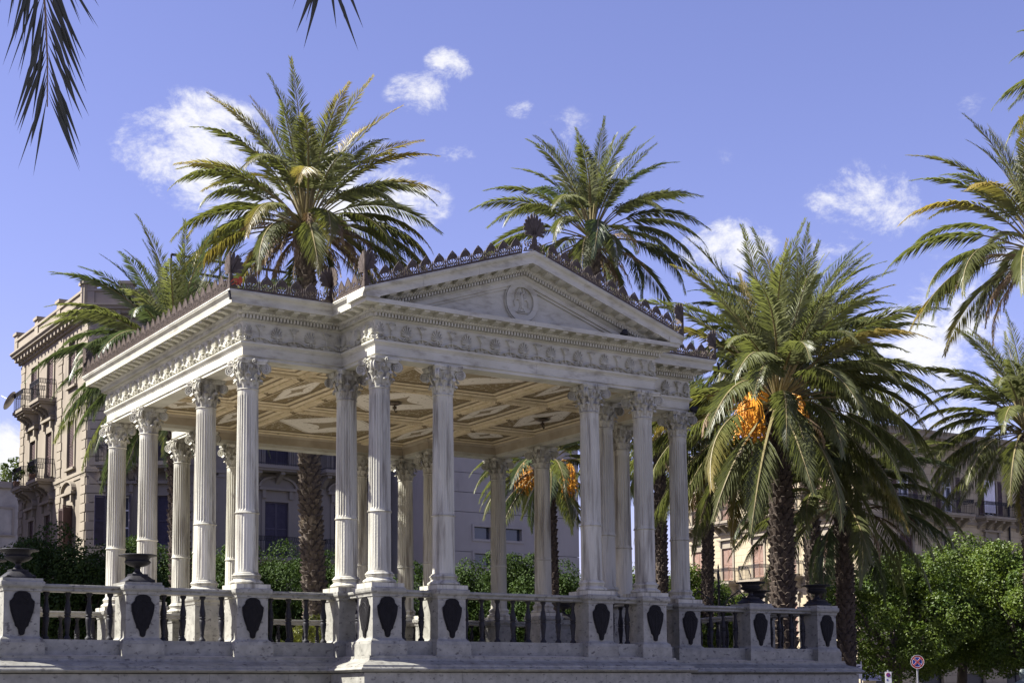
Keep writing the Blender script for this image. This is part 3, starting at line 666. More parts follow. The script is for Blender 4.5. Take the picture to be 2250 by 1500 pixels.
    m.ridge([(0, -.14), (.01, -.05), (0, .05), (-.01, .12), (.005, .16), (.04, .175), (.065, .16)], [.06, .12, .13, .09, .06, .06, .012], .05)      # body, neck, head, beak
    for s_ in (-1, 1):
        for q in range(6): m.petal((s_*.05, .03+.012*q), R(90-s_*(62-q*13)) if True else 0, .12+.02*q, .04, .026)
        m.ridge([(s_*.04, .03), (s_*.12, .06), (s_*.17, .0), (s_*.16, -.1)], [.04, .06, .05, .02], .03)
        m.ridge([(s_*.03, -.11), (s_*.055, -.17), (s_*.08, -.2)], [.05, .035, .02], .035)
    m.ridge([(-.15, -.21), (-.05, -.225), (.05, -.22), (.15, -.20)], [.02, .035, .035, .02], .03)
    for q in range(5): m.petal((0, -.12), R(270+(q-2)*16), .09, .03, .03)
    ob('eagle_relief', m.mesh('eagle_relief', MARBLE_E, 60), ro)
pediment(-1); pediment(1)
m = MB(); m.box(-xA-.28, xA+.28, -.28, D+.28, ZC1+.002, ZS-.05); ob('flat_roof', m.mesh('flat_roof', ROOF), ban)
m = MB()
for sx in (-1, 1): m.quad((sx*(W-.08), -p_-.4, ZS-.04), (sx*(W-.08), D+p_+.4, ZS-.04), (0, D+p_+.4, ZS-.04+RISE-.03), (0, -p_-.4, ZS-.04+RISE-.03))
ob('gable_roof', m.mesh('gable_roof', ROOF), ban)

# ------------------------------------------------------------------ iron cresting
TH = .018; PITCHC = .31
def ogive(w_, z0, z1, n=9):
    L = [(-w_*math.sin(PI*(.12+.88*(i/n)))**.75*(1 if i < n else 0)-.0, z0+(z1-z0)*(i/n)) for i in range(n+1)]
    L[-1] = (0, z1); return L
def motif(m):
    l = [(-.045, .075), (-.095, .10), (-.118, .145), (-.112, .19), (-.085, .235), (-.045, .275), (0, .325)]
    m.band(l+[(-x, z) for x, z in l[-2::-1]], .027, TH)
    il = [(-.088, .150), (-.092, .185), (-.070, .226), (-.038, .258), (0, .296)]
    m.plate((il+[(-x, z) for x, z in il[-2::-1]]+[(.045, .158), (0, .185), (-.045, .158)])[::-1], -TH*.3, TH*.3)
    m.band([(0, .05), (0, .205)], [.012, .03], TH*.8)
    for s in (-1, 1):
        m.band([(s*.01, .06), (s*.04, .115), (s*.075, .15), (s*.085, .135)], [.012, .018, .018, .01], TH*.8)
        m.band(spiral((s*.068, .060), .036, 1.15, s, 12, .6), .020, TH)
        m.band([(s*.12, .10), (s*.135, .05), (s*.155, .03)], .012, TH)
    m.band([(.155, .02), (.155, .13), (.155, .205)], [.012, .030, .006], TH)
    m.box(-.155, .155, -TH/2, TH/2, 0, .045)
m = MB(); motif(m); CREST = m.mesh('cresting_leaf', IRON)
def half_palm(m, H=.70, wd=.30, mats=False):
    """half of a palmette acroterion: spreads along +x from the upright at x=0"""
    m.band([(.008, .02), (.012, H*.5), (.008, H)], [.020, .024, .012], TH)
    hub = (.004, .36*H)
    for k, ph in enumerate((74, 54, 35, 16, -4, -28)):
        tx, tz = .26*math.cos(R(ph)), (.64+.35*math.sin(R(ph)))*H
        P = [(hub[0]+(tx-hub[0])*t, hub[1]+(tz-hub[1])*t+.03*math.sin(PI*t)*(1 if k > 1 else 0)) for t in (.12, .35, .6, .82, .94, 1.0)]
        m.band(P, [.012, .026, .046, .066, .054, .020], TH)
    m.plate([(0, .03), (.16, .03), (.10, .10), (.06, .16), (.065, .23), (.03, .29), (0, .30)][::-1], -TH*.4, TH*.4)
    m.band([(.01, .12), (.07, .18), (.12, .19)]+spiral((.125, .135), .055, 1.4, 1, 14, .75), .016, TH)
    m.band([(.01, .03), (.08, .09), (.15, .10), (.20, .07)]+spiral((.215, .045), .034, 1.2, 1, 12, .6), .014, TH)
    m.band([(.20, .10), (.235, .16), (.225, .20), (.25, .22)], [.014, .018, .014, .006], TH)
    m.box(0, .27, -TH/2, TH/2, 0, .022)
def add_half(m, org, du, dz=Vector((0, 0, 1)), H=.70):
    du = Vector(du).normalized(); dn = du.cross(Vector((0, 0, 1))).normalized()
    m.T = lambda q: org+du*q[0]+dn*q[1]+Vector((0, 0, 1))*q[2]; half_palm(m, H); m.T = None
OC = .635; zc = ZS+.001
CPTS = [Vector(BODY[i])+E_[i-1][3]*OC+E_[i][3]*OC for i in range(12)]
for i in range(12):
    dn_, dp = E_[i][2], -E_[i-1][2]
    org = Vector((CPTS[i].x, CPTS[i].y, zc)); m = MB()
    d1, d2 = Vector((dp.x, dp.y, 0)), Vector((dn_.x, dn_.y, 0))
    if i in (2, 9): d2 = Vector((dn_.x, 0, SL))if i == 2 else d2
    if i == 2: d2 = Vector((1, 0, SL))
    if i == 3: d1 = Vector((-1, 0, SL))
    if i == 8: d2 = Vector((-1, 0, SL))
    if i == 9: d1 = Vector((1, 0, SL)); d2 = Vector((dn_.x, dn_.y, 0))
    add_half(m, org, d1); add_half(m, org, d2)
    a = ob('corner_acroterion', m.mesh('corner_acroterion', IRON), ban)
    if i == 0:          # lower scroll of this corner shows red primer
        m = MB(); du = Vector((1, 0, 0)); m.T = lambda q: org+du*q[0]+Vector((0, -1, 0))*(q[1]+.004)+Vector((0, 0, 1))*q[2]
        m.band([(.01, .12), (.07, .18), (.12, .19)]+spiral((.125, .135), .058, 1.4, 1, 14, .75), .024, TH*1.3); m.band([(.03, .07), (.08, .105), (.15, .115), (.21, .09)], .020, TH*1.3)
        m.plate([(.17, .12), (.235, .13), (.24, .20), (.20, .26), (.165, .22)][::-1], -TH*.6, TH*.6); m.T = None
        tag(ob('painted_scroll', m.mesh('painted_scroll', RUSTRED), a), 'orange red painted scroll of the corner ornament')
for i in range(12):
    a, b = CPTS[i], CPTS[(i+1) % 12]
    if i in (2, 8): continue
    d = (b-a); L = d.length; d /= L; n = max(1, round((L-.54)/PITCHC)); rz = math.atan2(d.y, d.x); st_ = (L-.54)/n
    for k in range(n): q = a+d*(.27+st_*(k+.5)); ob('cresting_leaf', CREST, ban, (q.x, q.y, zc), rz, (st_/PITCHC, 1, 1))
for side, yb in ((-1, -p_-OC), (1, D+p_+OC)):
    for sx in (-1, 1):
        x0, x1 = xp1+OC-.27, .30; n = 11; st_ = (x0-x1)/n
        m = MB(T=lambda q: (q[0], q[1], q[2]-0)); 
        mm = MB(); motif(mm); mm.v = [(v[0]*st_/PITCHC, v[1], v[2]-v[0]*st_/PITCHC*SL*sx) for v in mm.v]; me = mm.mesh('raking_cresting_leaf', IRON)
        for k in range(n):
            x = x1+st_*(k+.5); ob('cresting_leaf', me, ban, (sx*x, yb, ZS+(W-x)*SL+.001))
    m = MB(); org = Vector((0, yb, ZS+RISE-.005))
    for sx in (-1, 1): add_half(m, org, Vector((sx, 0, -SL*.6)), H=.76)
    ob('apex_acroterion', m.mesh('apex_acroterion', IRON), ban)
# rain spouts at the gutter corners, floodlights
m = MB(); m.tube([(0, 0, 0), (.02, -.02, -.16)], [.026, .022], 10); SP = m.mesh('rain_spout', BRONZE, 50)
ob('rain_spout', SP, ban, (-xA-.66, -.66, ZS-.055)); ob('rain_spout', SP, ban, (xA+.66, -.66, ZS-.055))
def floodlight(loc, rz, label):
    t = thing('floodlight', loc, label, 'floodlight', rz=rz); t.scale = (.75,)*3
    m = MB(); m.lathe([(.05, -.09), (.085, -.07), (.09, 0), (.105, .10), (.11, .12)], 16); o = ob('housing', m.mesh('housing', BRONZE, 40), t, (0, 0, .14), rot=(R(100), 0, 0))
    m = MB(); m.lathe([(.10, .112), (.001, .118)], 16, cap=False); ob('lens', m.mesh('lens', GLASSW, 40), t, (0, 0, .14), rot=(R(100), 0, 0))
    m = MB(); m.band([(-.12, .14), (-.12, .02), (-.08, 0), (.08, 0), (.12, .02), (.12, .14)], .02, .03); ob('bracket', m.mesh('bracket', BRONZE), t)
floodlight((2.35, -p_-.42, ZG+ZC1+.002), R(150), 'small black floodlight tucked in the right corner of the pediment')
floodlight((xA+.22, -.30, ZG+ZA-.04), R(60), 'small black floodlight at the top of the rightmost column')

# ------------------------------------------------------------------ coffered ceiling
CZ = 5.80
def ceil_mat():
    m = mat('ceiling_panel_paint', (.62, .56, .42)); nt = m.node_tree; nd, ln = nt.nodes, nt.links; b = nd['Principled BSDF']; b.inputs['Roughness'].default_value = .75
    tc = nd.new('ShaderNodeTexCoord'); s = nd.new('ShaderNodeSeparateXYZ'); ln.new(tc.outputs['Generated'], s.inputs[0])
    def ma(op, a, b_=None, clamp=False):
        n = nd.new('ShaderNodeMath'); n.operation = op; n.use_clamp = clamp
        for i, x in enumerate((a, b_)):
            if x is None: continue
            if isinstance(x, (int, float)): n.inputs[i].default_value = x
            else: ln.new(x, n.inputs[i])
        return n.outputs[0]
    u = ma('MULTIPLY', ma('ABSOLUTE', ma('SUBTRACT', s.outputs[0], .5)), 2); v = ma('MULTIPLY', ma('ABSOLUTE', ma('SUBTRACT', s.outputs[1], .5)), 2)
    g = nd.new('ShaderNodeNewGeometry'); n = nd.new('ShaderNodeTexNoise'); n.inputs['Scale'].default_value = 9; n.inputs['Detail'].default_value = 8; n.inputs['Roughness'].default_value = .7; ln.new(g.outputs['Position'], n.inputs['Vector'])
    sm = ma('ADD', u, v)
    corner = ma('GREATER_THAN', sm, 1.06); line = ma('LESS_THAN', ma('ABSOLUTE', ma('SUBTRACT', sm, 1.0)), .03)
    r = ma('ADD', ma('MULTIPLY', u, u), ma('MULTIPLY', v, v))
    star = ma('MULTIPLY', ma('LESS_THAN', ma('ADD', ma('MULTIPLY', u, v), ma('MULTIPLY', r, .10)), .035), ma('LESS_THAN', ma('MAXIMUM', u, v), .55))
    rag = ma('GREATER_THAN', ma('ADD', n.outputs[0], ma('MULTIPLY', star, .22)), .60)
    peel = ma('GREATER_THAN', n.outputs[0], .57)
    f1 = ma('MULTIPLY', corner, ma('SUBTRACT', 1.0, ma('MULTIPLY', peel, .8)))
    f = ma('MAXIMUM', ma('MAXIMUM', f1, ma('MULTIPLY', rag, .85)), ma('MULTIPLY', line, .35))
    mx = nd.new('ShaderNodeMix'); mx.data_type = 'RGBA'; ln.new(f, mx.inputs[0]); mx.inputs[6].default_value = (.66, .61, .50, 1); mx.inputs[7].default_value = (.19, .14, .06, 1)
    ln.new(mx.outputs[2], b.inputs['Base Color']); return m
CPAN = ceil_mat()
cl = ob('coffered_ceiling', None, ban)
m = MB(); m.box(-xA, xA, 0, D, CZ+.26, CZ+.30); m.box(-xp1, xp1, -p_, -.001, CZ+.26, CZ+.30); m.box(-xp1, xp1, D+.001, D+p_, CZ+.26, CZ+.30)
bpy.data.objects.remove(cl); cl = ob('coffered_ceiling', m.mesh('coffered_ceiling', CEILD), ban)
def beam(x0, y0, x1, y1):
    a, b = Vector((x0, y0)), Vector((x1, y1)); L = (b-a).length; rz = math.atan2(y1-y0, x1-x0)
    m = MB()
    pr = [(-.125, .20), (-.125, .055), (-.115, .05), (-.10, .05), (-.10, .02), (-.085, .0)]; pr = pr+[(-o, z) for o, z in pr[::-1]]
    r0 = [m.vert((0, o, CZ+z)) for o, z in pr]; r1 = [m.vert((L, o, CZ+z)) for o, z in pr]
    for k in range(len(pr)-1): m.face((r0[k], r0[k+1], r1[k+1], r1[k]))
    m.box(0, L, -.075, -.066, CZ-.008, CZ+.002); m.box(0, L, .066, .075, CZ-.008, CZ+.002)
    nb = int(L/.065)
    for k in range(nb):
        t = (k+.5)*L/nb; i0 = len(m.v)
        for q in ((-.03, -.04, 0), (.012, -.04, 0), (.03, .04, 0), (-.012, .04, 0), (-.008, -.03, -.02), (.008, .03, -.02)): m.vert((t+q[0], q[1], CZ+q[2]))
        for f in ((0, 1, 4), (1, 2, 5, 4), (2, 3, 5), (3, 0, 4, 5)): m.face([i0+i for i in f])
    ob('ceiling_beam', m.mesh('ceiling_beam', CEIL), cl, (x0, y0, 0), rz)
XS = [-xA, -xp1, -xp2, xp2, xp1, xA]; ei = e+.08
for x, y0, y1 in ((-xp1, 0, D), (xp1, 0, D), (-xp2, -p_, D+p_), (xp2, -p_, D+p_)): beam(x, y0+ei*(y0 < 0) , x, y1-ei*(y1 > D))
for y in (yL2, yL3): beam(-xA+ei, y, xA-ei, y)
m = MB(); m.lathe([(.001, CZ-.05), (.03, CZ-.045), (.05, CZ-.02), (.085, CZ-.012), (.09, CZ)], 10, mod=lambda k, r, z: 1.15 if k % 2 else .9); ROS = m.mesh('ceiling_rosette', CEILD, 40)
for x in (-xp1, -xp2, xp2, xp1):
    for y in (yL2, yL3): ob('ceiling_rosette', ROS, cl, (x, y, 0))
    for y in ((yL2+yL3)/2,): ob('ceiling_rosette', ROS, cl, (x, y, 0))
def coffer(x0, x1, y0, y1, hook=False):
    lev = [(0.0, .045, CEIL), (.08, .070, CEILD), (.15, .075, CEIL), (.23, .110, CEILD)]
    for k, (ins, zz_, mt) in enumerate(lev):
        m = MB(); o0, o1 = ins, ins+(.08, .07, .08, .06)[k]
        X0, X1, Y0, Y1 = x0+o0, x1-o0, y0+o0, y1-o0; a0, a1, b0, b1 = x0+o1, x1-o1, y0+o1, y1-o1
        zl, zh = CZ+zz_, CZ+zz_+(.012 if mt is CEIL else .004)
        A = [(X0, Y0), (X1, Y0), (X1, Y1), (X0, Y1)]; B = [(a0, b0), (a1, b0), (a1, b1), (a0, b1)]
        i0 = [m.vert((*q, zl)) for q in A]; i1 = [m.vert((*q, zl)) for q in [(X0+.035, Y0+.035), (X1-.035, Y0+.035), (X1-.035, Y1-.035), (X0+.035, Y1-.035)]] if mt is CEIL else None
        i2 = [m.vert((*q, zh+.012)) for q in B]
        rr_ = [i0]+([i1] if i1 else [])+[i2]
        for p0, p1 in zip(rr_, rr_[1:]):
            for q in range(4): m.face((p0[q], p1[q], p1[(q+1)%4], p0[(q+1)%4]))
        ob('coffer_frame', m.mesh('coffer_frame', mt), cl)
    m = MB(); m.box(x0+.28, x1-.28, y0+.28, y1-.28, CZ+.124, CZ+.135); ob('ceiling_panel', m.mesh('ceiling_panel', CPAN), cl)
    if hook:
        cx_, cy_ = (x0+x1)/2, (y0+y1)/2; m = MB(T=lambda q: (cx_+q[0], cy_+q[1], CZ+q[2]))
        m.lathe([(.001, .04), (.06, .045), (.14, .07), (.16, .091)], 12, mod=lambda k, r, z: 1.12 if k % 2 else .92)
        m.tube([(0, 0, .05), (0, 0, -.07), (.03, 0, -.12), (.05, 0, -.10), (.045, 0, -.07)], .014, 6); m.box(-.035, .035, -.035, .035, -.04, .02)
        ob('lamp_hook', m.mesh('lamp_hook', BRASS, 40), cl)
bw_ = .125
for i in range(5):
    x0, x1 = XS[i]+(ei if i == 0 else bw_), XS[i+1]-(ei if i == 4 else bw_)
    ya = ei if i in (0, 4) else -p_+ei
    coffer(x0, x1, ya, yL2-bw_); coffer(x0, x1, yL2+bw_, yL3-bw_, i in (2, 4)); coffer(x0, x1, yL3+bw_, D-ya)

# ------------------------------------------------------------------ palms
def frond_mesh(th0, droop, L, seed, mt, nl=98, vang=28, wid=.024, limp=.0, leafl=.55, dead=False, lstart=.19):
    rr = random.Random(seed); m = MB(); uv = []; N = 22; pts = []; p = Vector((0, 0, 0)); side = rr.uniform(-.12, .12)
    for i in range(N+1):
        s = i/N; th = R(th0 - droop*s**1.35); pts.append(p.copy())
        p = p+Vector((math.cos(th), side*s, math.sin(th)))*(L/N)
    def frame(t):
        f = t*N; i = min(int(f), N-1); q = pts[i].lerp(pts[i+1], f-i); T = (pts[i+1]-pts[i]).normalized()
        S = Vector((-T.y, T.x, 0)); S = S.normalized() if S.length > .05 else Vector((0, 1, 0)); return q, T, S, T.cross(S)
    m.cm = 1
    for i in range(N):
        r0, r1 = .034*(1-i/N)**1.1+.004, .034*(1-(i+1)/N)**1.1+.004
        q0, T0, S0, N0 = frame(i/N); q1, T1, S1, N1 = frame((i+1)/N)
        a = [m.vert(q0+S0*r0), m.vert(q0-S0*r0), m.vert(q0-N0*r0*.9)]; b = [m.vert(q1+S1*r1), m.vert(q1-S1*r1), m.vert(q1-N1*r1*.9)]
        for k in range(3): m.face((a[k], a[(k+1)%3], b[(k+1)%3], b[k]))
        uv += [(i/N, 0)]*6
    m.cm = 0
    for sd in (-1, 1):
        for k in range(nl):
            t = lstart+(1-lstart)*(k+rr.random()*.6)/nl; q, T, S, Nn = frame(min(t, .999))
            ll = leafl*(.35+.65*math.sin(PI*min(1, (t-.08)/.80))**.6)*(1 if t < .8 else 1-(t-.8)*1.9)*rr.uniform(.85, 1.1)
            fa = R(56-26*t+rr.uniform(-7, 7)); va = R(vang+rr.uniform(-16, 16)) if not dead else R(rr.uniform(-60, 10))
            if dead: fa = R(rr.uniform(10, 40))
            d = (T*math.cos(fa)+(S*sd*math.cos(va)+Nn*math.sin(va))*math.sin(fa)).normalized()
            sag = Vector((0, 0, -1))*ll*(.10+limp+rr.random()*.10); W_ = d.cross(Nn if abs(d.dot(Nn)) < .9 else S).normalized()*wid*.5*rr.uniform(.8, 1.15)
            c = d.cross(W_).normalized()*wid*.25
            mid = q+d*ll*.42-sag*-.15; tip = q+d*ll+sag
            i0 = [m.vert(q), m.vert(mid+W_), m.vert(tip), m.vert(mid-W_)]
            uv += [(t, 0), (t, .4), (min(1, t+.05), 1), (t, .4)]
            m.face((i0[0], i0[1], i0[2])); m.face((i0[0], i0[2], i0[3]))
    return m.mesh('frond', [mt, RACH if not dead else PDEAD], None, uv)
CLS = [(84, 24), (75, 40), (66, 58), (55, 74), (43, 86), (30, 92), (14, 88), (-6, 72), (-28, 52)]
FRD = {}
def frond(cls, var, key):
    k = (cls, var, key)
    if k not in FRD:
        mt = {'g': PGREEN, 'd': PDARK, 'y': PYEL, 'x': PDEAD}[key]; th, dr = CLS[min(cls, 8)]
        rr = random.Random(cls*10+var)
        if key == 'x': FRD[k] = frond_mesh(22-var*24, 108-var*22, 2.6, cls*31+var, mt, 42, 0, .028, .3, .30, True)
        else: FRD[k] = frond_mesh(th+rr.uniform(-4, 4), dr+rr.uniform(-8, 8), 4.0, cls*31+var+7, mt, limp=.035*cls, vang=36-8*cls, lstart=.17+.026*cls)
    return FRD[k]
def palm_trunk(base, top, r0, r1, mt, seed):
    rr = random.Random(seed); m = MB(); H = (top-base).length; ax = top-base
    ctr = lambda t: base+ax*t+Vector((math.sin(t*2.2+seed), math.cos(t*1.7+seed*2), 0))*.10*math.sin(PI*t)
    rad = lambda t: r0+(r1-r0)*t+.12*max(0, t-.93)/.07*r0
    n = max(6, int(H/.5)); rings = []
    for i in range(n+1):
        c = ctr(i/n); r = rad(i/n)*.90; rings.append([m.vert(c+Vector((math.cos(2*PI*k/12), math.sin(2*PI*k/12), 0))*r) for k in range(12)])
    for a, b in zip(rings, rings[1:]):
        for k in range(12): m.face((a[k], a[(k+1)%12], b[(k+1)%12], b[k]))
    m.face(rings[-1])
    hs = .15; rows = int(H/hs); nb = 9
    for j in range(rows):
        for k in range(nb):
            t = (j+rr.uniform(-.25, .25))/rows; 
            if t < 0: continue
            a = 2*PI*(k+.5*(j % 2)+rr.uniform(-.18, .18))/nb; c = ctr(t); r = rad(t); o_ = Vector((math.cos(a), math.sin(a), 0)); s_ = Vector((-o_.y, o_.x, 0)); wd = r*PI/nb*rr.uniform(.85, 1.15)
            out = r*rr.uniform(.10, .34); hh = hs*rr.uniform(.95, 1.5)
            q = [m.vert(c+o_*r*.86-s_*wd+Vector((0,0,-hh*.1))), m.vert(c+o_*r*.86+s_*wd+Vector((0,0,-hh*.1))), m.vert(c+o_*(r*.9)+Vector((0,0,-hh*.75))), m.vert(c+o_*(r+out)-s_*wd*.55+Vector((0,0,hh*.35))), m.vert(c+o_*(r+out)+s_*wd*.55+Vector((0,0,hh*.35))), m.vert(c+o_*r*.86+Vector((0,0,hh*.55)))]
            for f in ((2,4,3),(0,2,3),(2,1,4),(0,3,5),(3,4,5),(4,1,5)): m.face([q[i] for i in f])
    return m.mesh('palm_trunk', mt)
def date_mesh(seed):
    rr = random.Random(seed); m = MB()
    m.tube([(0, 0, 0), (.25, 0, .10), (.50, 0, .02)], [.03, .028, .022], 5)
    for k in range(70):
        a = rr.uniform(0, 2*PI); sp = rr.uniform(.04, .30); st_ = (.50+rr.uniform(-.08, .04), 0, .02); dn_ = rr.uniform(.5, .95)
        p1 = (st_[0]+math.cos(a)*sp*.7, math.sin(a)*sp*.7, st_[2]-dn_*.35); p2 = (st_[0]+math.cos(a)*sp, math.sin(a)*sp, st_[2]-dn_)
        m.tube([st_, p1, p2], [.007, .006, .005], 3, False)
        for q in range(5):
            t = rr.uniform(.45, 1.0); c = Vector(p1).lerp(Vector(p2), t)+Vector((rr.uniform(-.02, .02), rr.uniform(-.02, .02), 0)); r = .019; i0 = len(m.v)
            for dx, dy, dz in ((r,0,0),(-r,0,0),(0,r,0),(0,-r,0),(0,0,r*1.5),(0,0,-r*1.5)): m.vert(c+Vector((dx, dy, dz)))
            for f in ((0,2,4),(2,1,4),(1,3,4),(3,0,4),(2,0,5),(1,2,5),(3,1,5),(0,3,5)): m.face([i0+i for i in f])
    return m.mesh('date_cluster', ORANGE)
DATES = [date_mesh(1), date_mesh(2)]
def palm(label, crown, base_px, depth, n=66, size=1.0, r0=.33, r1=.24, keys='g', mt=PTRUNK, dead=8, dates=0, seed=1, lo=8.4, hi=0, dz=(1, 1), ang0=0, dateang=None, keep=None):
    rr = random.Random(seed); C = at(crown[0], crown[1], depth); B = at(base_px, 1450, depth); B = Vector((B.x, B.y, 0)) 
    t = thing('palm_tree', B, label, 'palm tree', 'palm trees round the bandstand'); C = C-B
    ob('trunk', palm_trunk(Vector((0, 0, -.05)), C+Vector((0, 0, -.15)), r0, r1, mt, seed), t)
    gold = PI*(3-math.sqrt(5))
    for i in range(n):
        f = (i+.5)/n; cl_ = hi+(lo-hi)*f**.85; c = int(cl_); a = ang0+i*gold+rr.uniform(-.15, .15); s = size*rr.uniform(.88, 1.08)*(.82 if c == 0 else 1)
        if keep and not keep(a, c): continue
        off = Vector((math.cos(a), math.sin(a), 0))*(.04+.20*f)*r1/.24
        o = ob('frond', frond(c, rr.randrange(2), rr.choice(keys)), t, C+off+Vector((0, 0, .12-.32*f)), scale=s, rot=(R(rr.uniform(-14, 14)), R(rr.uniform(-5, 5)), a))
    for i in range(dead):
        a = rr.uniform(0, 2*PI); o = ob('dead_frond', frond(9, i % 3, 'x'), t, C+Vector((math.cos(a), math.sin(a), 0))*r1+Vector((0, 0, -.25-rr.random()*.25)), scale=size*rr.uniform(.6, 1.0), rot=(R(rr.uniform(-10, 10)), 0, a))
    for i in range(dates):
        a = dateang[i] if dateang else rr.uniform(0, 2*PI); ob('date_cluster', DATES[i % 2], t, C+Vector((math.cos(a), math.sin(a), 0))*.30+Vector((0, 0, rr.uniform(-.15, .15))), scale=rr.uniform(1.05, 1.4), rz=a)
    return t
TOC = math.atan2(-fw.y, -fw.x)          # direction from the palms towards the camera
palm('tall palm with yellowing fronds behind the left half of the bandstand', (672, 492), 708, 45, 68, 1.17, .36, .25, 'gyyy', PTRUNK, 34, 0, 3, lo=7.9)
palm('tall green palm rising behind the pediment peak', (1300, 515), 1318, 50, 56, 1.04, .30, .25, 'ggggd', PTRUNK, 12, 0, 5, lo=8.0)
palm('broad palm with orange date clusters right of the bandstand', (1708, 880), 1722, 41, 112, 1.22, .37, .27, 'ggggy', PTRUNKD, 4, 4, 11, lo=8.9, hi=.4, dateang=[TOC-1.3, TOC-1.05, TOC-.85, TOC+.6, TOC+.9], keep=lambda a, c: not (c >= 3 and abs((a-TOC+1.05+PI) % (2*PI)-PI) < .38 and c < 7))
palm('taller palm just behind the broad palm with orange dates', (1745, 775), 1812, 49, 70, 1.03, .30, .24, 'gggd', PTRUNKD, 6, 2, 13, lo=8.0)
palm('low dark palm in front of the leafy tree at right', (1850, 1095), 1858, 44, 70, .98, .29, .22, 'ggd', PTRUNKD, 3, 0, 17, lo=8.9)
palm('slim palm seen between the rightmost column and the broad palm', (1552, 985), 1548, 60, 62, 1.1, .27, .2, 'ggyd', PTRUNKD, 5, 0, 19, lo=8.9)
palm('slim palm half hidden by the two rightmost columns', (1446, 960), 1458, 55, 54, .9, .27, .2, 'ggd', PTRUNKD, 3, 0, 23, lo=8.9)
palm('tall palm with brown hanging fronds cut by the right edge', (2284, 545), 2312, 38, 54, 1.0, .30, .25, 'ggyg', PTRUNK, 14, 0, 29, lo=8.0)
palm('lower pale green palm at the right edge above the street front', (2255, 940), 2285, 48, 72, 1.06, .30, .24, 'gggy', PTRUNK, 5, 0, 31, lo=8.4)
palm('palm of which only frond tips enter at top right', (2500, 190), 2540, 40, 60, 1.0, .30, .24, 'gg', PTRUNK, 4, 0, 37, lo=8.0)
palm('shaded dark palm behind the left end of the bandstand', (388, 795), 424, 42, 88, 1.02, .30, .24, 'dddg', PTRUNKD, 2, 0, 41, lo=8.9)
palm('small palm with orange dates seen through the bandstand columns', (1204, 1020), 1222, 52, 54, .80, .26, .2, 'gggd', PTRUNKD, 2, 4, 43, lo=8.9, hi=2)
# palm beside the camera: its crown is above the frame, frond tips hang into the picture
nb = at(-560, 1450, 8.5); nb.z = 0
t = thing('palm_tree', nb, 'nearby palm whose dark frond tips hang into the top left corner', 'palm tree', 'palm trees round the bandstand')
ncr = at(-560, -760, 8.5)-nb
ob('trunk', palm_trunk(Vector((0, 0, -.05)), ncr+Vector((0, 0, -.1)), .28, .22, PTRUNKD, 3), t)
def hung_frond(p0, p1, p2, p3, mt, seed, nl=112, ll0=.70, wid=.030):
    """frond along a cubic curve (local to the palm)"""
    rr = random.Random(seed); m = MB(); uv = []; N = 24
    B = lambda t: p0*(1-t)**3+p1*3*t*(1-t)**2+p2*3*t*t*(1-t)+p3*t**3
    pts = [B(i/N) for i in range(N+1)]
    view = (fw).normalized()
    m.cm = 1; n0 = 0
    m.tube(pts, [.028*(1-i/N)+.004 for i in range(N+1)], 5); uv += [(0, 0)]*len(m.v)
    m.cm = 0
    for sd in (-1, 1):
        for k in range(nl):
            t = .2+.795*(k+rr.random()*.5)/nl; q = B(t); T = (B(min(1, t+.01))-B(t-.01)).normalized(); S = T.cross(Vector((0, 1, 0)) if abs(T.y) < .8 else Vector((1, 0, 0))).normalized(); S = view.cross(T).normalized(); Nn = T.cross(S)
            ll = ll0*(1 if t < .75 else 1-(t-.75)*1.5)*rr.uniform(.8, 1.1); fa = R(35-17*t+rr.uniform(-9, 9)); va = R(rr.uniform(-25, 25))
            d = (T*math.cos(fa)+(S*sd*math.cos(va)+Nn*math.sin(va))*math.sin(fa)).normalized(); W_ = d.cross(Nn).normalized()*wid*.5*rr.uniform(.5, 1.2)
            mid = q+d*ll*.5; tip = q+d*ll+Vector((0, 0, -.06*ll))
            i0 = [m.vert(q), m.vert(mid+W_), m.vert(tip), m.vert(mid-W_)]; uv += [(t, 0)]*4
            m.face((i0[0], i0[1], i0[2])); m.face((i0[0], i0[2], i0[3]))
    return m.mesh('hanging_frond', [mt, PDEAD], None, uv)
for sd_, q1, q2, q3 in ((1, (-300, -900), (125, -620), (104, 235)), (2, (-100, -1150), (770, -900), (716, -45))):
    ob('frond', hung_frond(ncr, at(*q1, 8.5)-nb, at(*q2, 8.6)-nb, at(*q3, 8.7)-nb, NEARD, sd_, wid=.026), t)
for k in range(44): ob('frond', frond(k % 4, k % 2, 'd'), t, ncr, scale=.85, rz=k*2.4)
for k in range(20): ob('frond', frond(4+k % 4, k % 2, 'd'), t, ncr, scale=.85, rz=TOC+PI+.9+(k/20)*2.6)

